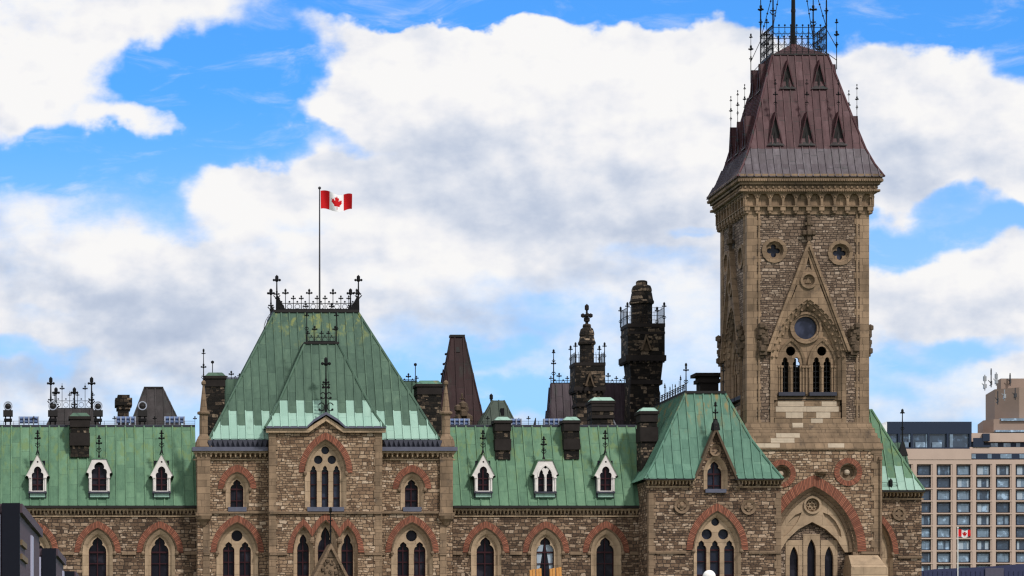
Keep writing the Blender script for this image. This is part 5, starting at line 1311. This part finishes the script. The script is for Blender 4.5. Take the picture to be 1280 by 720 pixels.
for px, lab in ((66, 'round black floodlight in front of the low crested dark roof, at its left end'), (122.5, 'round black floodlight right of the stone chimney on the left green roof'), (178, 'round black floodlight with bright rim in front of the dark flat-topped roof')):
    tag(copy_tree(fl, ((px - 10) * Pl(173.2).k, 0, 0)), lab, 'floodlight', G)
def lightbar():
    pl = Pl(172.9); e_ = empty('tube_light', (pl.x(36), 172.9, Pl(172).z(531.5)))
    mb = MB()
    for yy in (522.8, 527.2): mb.tube((pl.x(24), 172.9, pl.z(yy)), (pl.x(48), 172.9, pl.z(yy)), .10, 10)
    mb.build('tube', 'lamp_blue', e_)
    mb = MB()
    for x in (24, 30, 36, 42, 48): mb.box(pl.x(x) - .035, pl.x(x) + .035, 172.75, 173.05, pl.z(533), pl.z(520.8))
    mb.build('clamp', 'lamp_silver', e_); return e_
lb = lightbar(); G = 'blue tube lights on the roof ridges'
tag(lb, 'blue steel tube light on the roof ridge near the left edge', 'tube light', G)
for px, lab in ((157, 'blue steel tube light below the small stone chimney pot of the left roof'), (218, 'blue steel tube light just left of the central pavilion pinnacle'), (574, 'blue steel tube light below the tall brown spire-like roof'),
                (639, 'blue steel tube light beside the leftmost chimney of the right wing'), (692, 'blue steel tube light in front of the dark purple roof')):
    tag(copy_tree(lb, ((px - 36) * Pl(172.9).k, 0, -.12 if px > 500 else 0)), lab, 'tube light', G)

# flags
LEAF = [(0, 1), (-.17, .68), (-.36, .77), (-.29, .22), (-.52, .48), (-.58, .35), (-.86, .40), (-.75, .10), (-.88, .02), (-.42, -.36), (-.48, -.52), (-.04, -.46), (-.045, -.95)]
LEAF = LEAF + [(-x, y) for x, y in LEAF[::-1][:-1]]
def make_flag(name, X, Y, Z, w, h, droop, lab, amp=.16, wave=3.0):
    def P(u, v, o_=0.0):       # u 0..1 along the fly, v 0..1 up
        return Vector((X + w * u * (1 - .05 * u), Y + o_ + amp * math.sin(u * wave * 2 * math.pi * .5 + 1.2 * v), Z + h * (v - 1) * (1 - .12 * u) - droop * (u ** 1.1) + .09 * h * math.sin(u * 8 + .6) - .10 * h * max(0, u - .7) * (1 - v) * -3))
    e_ = empty(name, (X, Y, Z)); n = 28
    LP = [(.5 + x * .235 * .9, .5 + y * .42) for x, y in LEAF]
    def inside(px, py):
        c_ = False
        for (x1, y1), (x2, y2) in zip(LP, LP[1:] + LP[:1]):
            if (y1 > py) != (y2 > py) and px < (x2 - x1) * (py - y1) / (y2 - y1) + x1: c_ = not c_
        return c_
    for part, u0, u1, m_, ns, nv in (('red_band', 0, .27, ['red'], 12, 6), ('white_field', .27, .73, ['flag_white', 'red'], 44, 48), ('red_band', .73, 1, ['red'], 12, 6)):
        mb = MB()
        for i in range(ns):
            for j in range(nv):
                a_, b_ = u0 + (u1 - u0) * i / ns, u0 + (u1 - u0) * (i + 1) / ns
                mm = 1 if len(m_) > 1 and inside((a_ + b_) / 2, (j + .5) / nv) else 0
                mb.face([P(a_, j / nv), P(b_, j / nv), P(b_, (j + 1) / nv), P(a_, (j + 1) / nv)], mm, smooth=True)
        mb.build(part, m_, e_)
    tag(e_, lab, 'flag'); return e_
fy = 175.4; fp = Pl(fy)
mb = MB(); mb.tube((fp.x(399.5), fy, fp.z(394)), (fp.x(399.5), fy, fp.z(236)), .055, 8, .032); mb.ball(fp.x(399.5), fy, fp.z(235), .09, 8, smooth=True)
o = mb.build('flagpole', 'pole_dark'); tag(o, 'tall thin dark flagpole standing on the crested central green roof', 'flagpole')
o['label'] = 'tall thin dark flagpole standing on the crested central green roof'
make_flag('flag', fp.x(401), fy, fp.z(239), 41 * fp.k, 23 * fp.k, 5.5 * fp.k, 'red and white maple leaf flag flying above the central green roof')
hy = 290; hp = Pl(hy)
mb = MB(); mb.tube((hp.x(1197.3), hy, 0), (hp.x(1197.3), hy, hp.z(660)), .055, 8, .04); mb.ball(hp.x(1197.3), hy, hp.z(659.5), .08, 8)
tag(mb.build('flagpole', 'globe'), 'thin white flagpole in front of the pink hotel', 'flagpole')
make_flag('flag', hp.x(1198), hy, hp.z(662), 16 * hp.k, 9.5 * hp.k, 1.2 * hp.k, 'small red and white maple leaf flag in front of the hotel windows', .07, 1.6)

# ------------------------------------------------------------------ hotel far behind
H = Pl(650.0); hk = H.k
HT = empty('hotel', (H.x(1230), 655, 0))
tag(HT, 'pink concrete hotel block with a grid of deep set windows behind the right end', 'building')
rows = [582 + 15.6 * i for i in range(11)]; cols = [1122.3 + 24.7 * i for i in range(9)]
holes = []
for y in rows:
    for x in cols: holes.append([H.p(x - 1, y + 12.2), H.p(x + 19, y + 12.2), H.p(x + 19, y - 1.8), H.p(x - 1, y - 1.8)])
mb = MB(); mb.plate([(H.x(1105), 0), (H.x(1345), 0), (H.x(1345), H.z(574.5)), (H.x(1105), H.z(574.5))], holes, 650, 651.1)
mb.box(H.x(1105), H.x(1345), 651.1, 680, 0, H.z(574.5) - .02)
mb.box(H.x(1105), H.x(1214), 649.9, 660, H.z(574.4), H.z(561)); mb.box(H.x(1214), H.x(1345), 651, 672, H.z(574.4), H.z(558.5)); mb.box(H.x(1217), H.x(1345), 651.5, 670, H.z(551.5), H.z(540.5)); mb.box(H.x(1218), H.x(1345), 653, 670, H.z(558.5), H.z(551.4))
mb.build('wall', 'concrete', HT)
random.seed(5)
for iy, y in enumerate(rows):
    for ix, x in enumerate(cols):
        if y > 720: continue
        mb = MB(); Yw = 650.75
        mb.strip([H.p(x + 1, y + 11.6), H.p(x + 1, y), H.p(x + 17, y), H.p(x + 17, y + 11.6), H.p(x + 1, y + 11.6)], [H.p(x + 1.7, y + 10.9), H.p(x + 1.7, y + .7), H.p(x + 16.3, y + .7), H.p(x + 16.3, y + 10.9), H.p(x + 1.7, y + 10.9)], Yw - .2, Yw + .1)
        mb.box(H.x(x + 17.2), H.x(x + 19), 650.1, 651.05, H.z(y + 12), H.z(y - 1.7), 1)
        w = mb.build('window', ['dark_panel', 'concrete'], HT)
        mb = MB(); mb.box(H.x(x + 1.5), H.x(x + 16.5), Yw, Yw + .1, H.z(y + 11.2), H.z(y + .4)); mb.build('pane', random.choice(['hotel_glass', 'hotel_glass_light']), w)
        if random.random() < .72:
            mb = MB(); wl = random.choice((3, 5, 7)); wr = random.choice((2, 3, 5))
            cm = random.choice(['curtain', 'hotel_glass_light'])
            for a_, b_ in ((x + 1.7, x + 1.7 + wl), (x + 16.3 - wr, x + 16.3)):
                mb = MB(); mb.box(H.x(a_), H.x(b_), Yw - .06, Yw - .02, H.z(y + 10.9), H.z(y + .7)); mb.build('curtain', cm, w)
for y0, y1, x0, nm in ((566.5, 573.5, 1214.5, 0), (551.8, 558.2, 1218, 1)):
    mb = MB(); Yw = 650.6 if nm == 0 else 652.6
    mb.box(H.x(x0), H.x(1345), Yw, Yw + .5, H.z(y1), H.z(y0)); w = mb.build('window_strip', 'dark_panel', HT)
    mb = MB(); x = x0 + 1
    while x < 1340:
        mb.box(H.x(x), H.x(x + random.choice((5, 9, 14))), Yw - .08, Yw - .02, H.z(y1 - .8), H.z(y0 + .8)); x += random.choice((16, 20, 24))
    mb.build('pane', 'hotel_glass_light', w)
mb = MB(); mb.box(H.x(1111), H.x(1217.3), 651.5, 664, H.z(541.5), H.z(526.3)); mb.box(H.x(1111), H.x(1217.3), 651.2, 651.6, H.z(561), H.z(558.6))
for x in (1111.5, 1126, 1142, 1163, 1187, 1215.5): mb.box(H.x(x) - .2, H.x(x) + .2, 651.3, 651.7, H.z(560), H.z(541))
pent = mb.build('penthouse', 'dark_panel', HT)
mb = MB(); mb.box(H.x(1111), H.x(1217), 651.9, 664, H.z(559), H.z(541.5)); mb.build('pane', 'hotel_glass', pent)
mb = MB()
for x0, x1, y1 in ((1129, 1141, 552), (1147, 1159, 552), (1168, 1180, 552), (1138.5, 1142.5, 542), (1160, 1164, 542), (1190, 1194, 542)):
    mb = MB(); mb.box(H.x(x0), H.x(x1), 651.6, 651.8 + (x1 - x0) * .01, H.z(558.5), H.z(y1)); mb.build('pale_panel', 'hotel_glass_light', pent)
mb = MB(); mb.face([(H.x(1099), 651.4, H.z(560)), (H.x(1111), 651.4, H.z(560)), (H.x(1111), 651.4, H.z(526)), (H.x(1099), 655, H.z(531))]); mb.box(H.x(1099.5), H.x(1111), 651.42, 652, H.z(560), H.z(531)); mb.build('screen_wall', 'flag_white', pent)
mb = MB(); mb.box(H.x(1218), H.x(1239), 650.8, 651.4, H.z(558.5), H.z(556)); mb.box(H.x(1230), H.x(1238.5), 650.7, 653, H.z(551), H.z(541.5)); mb.box(H.x(1218), H.x(1231), 650.8, 650.9, H.z(556), H.z(547)); mb.build('terrace_box', 'dark_panel', HT)
mb = MB()
def prism(pts, z0, z1):
    pts = [(Pl(y_).x(px_), y_) for px_, y_ in pts]
    for i in range(len(pts)):
        a_, b_ = pts[i], pts[(i + 1) % len(pts)]; mb.face([(a_[0], a_[1], z0), (b_[0], b_[1], z0), (b_[0], b_[1], z1), (a_[0], a_[1], z1)])
    mb.face([(p[0], p[1], z1) for p in pts])
prism([(1222, 668), (1229, 658), (1242, 655), (1345, 655), (1345, 690), (1226, 690)], Pl(656).z(541), Pl(656).z(524.5))
prism([(1232, 672), (1243.5, 660), (1274, 656), (1345, 657), (1345, 690), (1236, 690)], Pl(659).z(526), Pl(659).z(486))
prism([(1246, 664), (1251, 659.5), (1345, 659.5), (1345, 690), (1250, 690)], Pl(661).z(487), Pl(661).z(474.0))
drum = mb.build('plant_tower', 'concrete_dark', HT)
mb = MB(); mb.box(H.x(1260), H.x(1345), 654.5, 657, H.z(523.5), H.z(520.5)); mb.box(H.x(1252), H.x(1345), 654, 656, H.z(538), H.z(535.5)); mb.build('window_strip', 'hotel_glass_light', drum)
for i, (x, y0, y1, wd) in enumerate(((1247, 480, 463, 4.6), (1255, 476, 455, 1.8), (1261.5, 474, 460, 4.2), (1279, 474, 461, 2), (1264.5, 495, 484, 3.2), (1278, 494, 482, 3.6), (1256, 500, 486, 1.2))):
    mb = MB(); X = H.x(x); Yw = 654.8 if y0 > 480 else 658.8
    mb.tube((X, Yw, H.z(y0 + 3)), (X, Yw, H.z(y1)), .12, 5)
    if y0 <= 480: mb.tube((X, Yw, H.z(y1 + 8)), (X, Yw, H.z(y1 + 2)), wd * hk * .5, 8)
    mb.box(X - wd * hk * .4, X + wd * hk * .4, Yw - .4, Yw + .2, H.z(y0), H.z(y0 - 5)); mb.tube((X, Yw, H.z(y0 - 2)), (X - .6, Yw, H.z(y0 - 6)), .1, 4); mb.tube((X, Yw, H.z(y0)), (X, Yw + 1, H.z(y0)), .1, 4)
    mb.build('antenna', 'grey_metal' if i in (0, 2, 4) else 'pole_dark', HT)

# dark blue shed in front of the hotel
D = Pl(330.0); mb = MB(); x0, xm, x1 = D.x(1095), D.x(1230), D.x(1345)
mb.plate([(x0, 0), (x1, 0), (x1, D.z(703)), (D.x(1275), D.z(705)), (D.x(1232), D.z(708.5)), (D.x(1168), D.z(711.5)), (D.x(1154), D.z(713.5)), (x0, D.z(714))], [], 330, 350)
X = x0
while X < x1: mb.box(X, X + .08, 329.93, 330, 0, D.z(714)); X += .5
sh_ = mb.build('shed', 'blue_wall'); tag(sh_, 'low dark blue ribbed metal shed below the pink hotel', 'shed')
mb = MB(); mb.box(D.x(1231), D.x(1254), 329.8, 329.9, 0, D.z(710)); mb.build('grey_panel', 'blue_wall2', sh_)

# ------------------------------------------------------------------ foreground
def booth(Yf, length, wfront, h, lab):
    dirx = (218 - PX0) / F                     # the row runs away along this slope
    Xr = (25 - PX0) / F * 20 + (Yf - 20) * dirx
    e_ = empty('kiosk', (Xr, Yf, 0)); e_.rotation_euler.z = -math.atan(dirx)
    def part(name, m_, boxes):
        mb = MB()
        for b_ in boxes: mb.box(*b_)
        me = mb.build(name, m_, None, org=(0, 0, 0)); me.parent = e_; me.location = (0, 0, 0); return me
    part('body', 'booth_side', [(-wfront + .02, -.01, .02, length, 0, h - .06)])
    part('roof', 'booth_side', [(-wfront - .02, .015, 0, length + .03, h - .058, h)])
    part('corner_post', 'booth_black', [(-.115, 0, -.03, .018, 0, h + .002)])
    part('front_panel', 'booth_white', [(-wfront + .05, -.125, -.01, .016, .05, h - .07)])
    part('side_trim', 'booth_white', [(-.008, .004, 1.62, 1.86, 0, h - .12)])
    part('sign_plate', 'booth_mark', [(-.008, .006, .2, .85, h - .255, h - .22)])
    part('sign_plate', 'booth_mark', [(-.008, .006, .2, 1.0, h - .345, h - .31)])
    tag(e_, lab, 'kiosk', 'dark kiosks in a row'); return e_
booth(20, 3.1, 2.2, 2.93, 'tall dark kiosk with plum side at the left edge, nearest and largest')
booth(26.1, 2.0, 2.2, 2.93, 'dark kiosk seen just past the nearest one, in the middle of the row')
booth(30.9, 2.0, 2.2, 2.93, 'dark kiosk at the far end of the row, only its top corner showing')

# street lamp whose globe peeps in at the bottom
l = Pl(130.0); X, z = l.x(886.5), l.z(720.5)
e_ = empty('street_lamp', (X, 130, 0)); tag(e_, 'white round globe of a street lamp below the three-light window', 'street lamp')
mb = MB(); mb.lathe(X, 130, [(.22, 0), (.22, .25), (.12, .35), (.09, 1.2), (.055, z - .5), (.10, z - .42), (.14, z - .27)], 12, smooth=True); mb.build('post', 'gutter', e_)
mb = MB(); mb.ball(X, 130, z, .265, 24, smooth=True); mb.build('globe', 'globe', e_)
mb = MB(); mb.lathe(X, 130, [(.17, z - .27), (.19, z - .2), (.15, z - .17)], 12); mb.build('collar', 'gutter', e_)

# upright timber boards
for x0, tilt, lab in ((662, -1.0, 'pair of upright orange timber boards below the curtained window, left pair'), (687, -1.2, 'pair of upright orange timber boards below the curtained window, right pair, leaning apart')):
    q = Pl(150.0); e_ = empty('timber_stack', (q.x(x0 + 7), 150, 0)); tag(e_, lab, 'timber', 'orange timber boards')
    for i in range(2):
        a_ = x0 + i * 8; mb = MB(); zt_ = q.z(712.5 - i * 1.2 - (1.5 if x0 > 680 else 0)); w_ = 6.6 * q.k; ti = (.6 if x0 < 680 else 1.4) * q.k * (-1)
        X = q.x(a_)
        for j in range(2):
            xa, xb = X + w_ * j / 2, X + w_ * (j + 1) / 2 - .012
            mb.frus(xa + .25, xb + .25, 149.9 - j * .01, 150.1, 0, xa, xb, 149.9 - j * .01, 150.1, zt_ + j * .03)
        mb.build('board', 'wood', e_)

for o in bpy.data.objects:
    if '_w' in o: del o['_w']
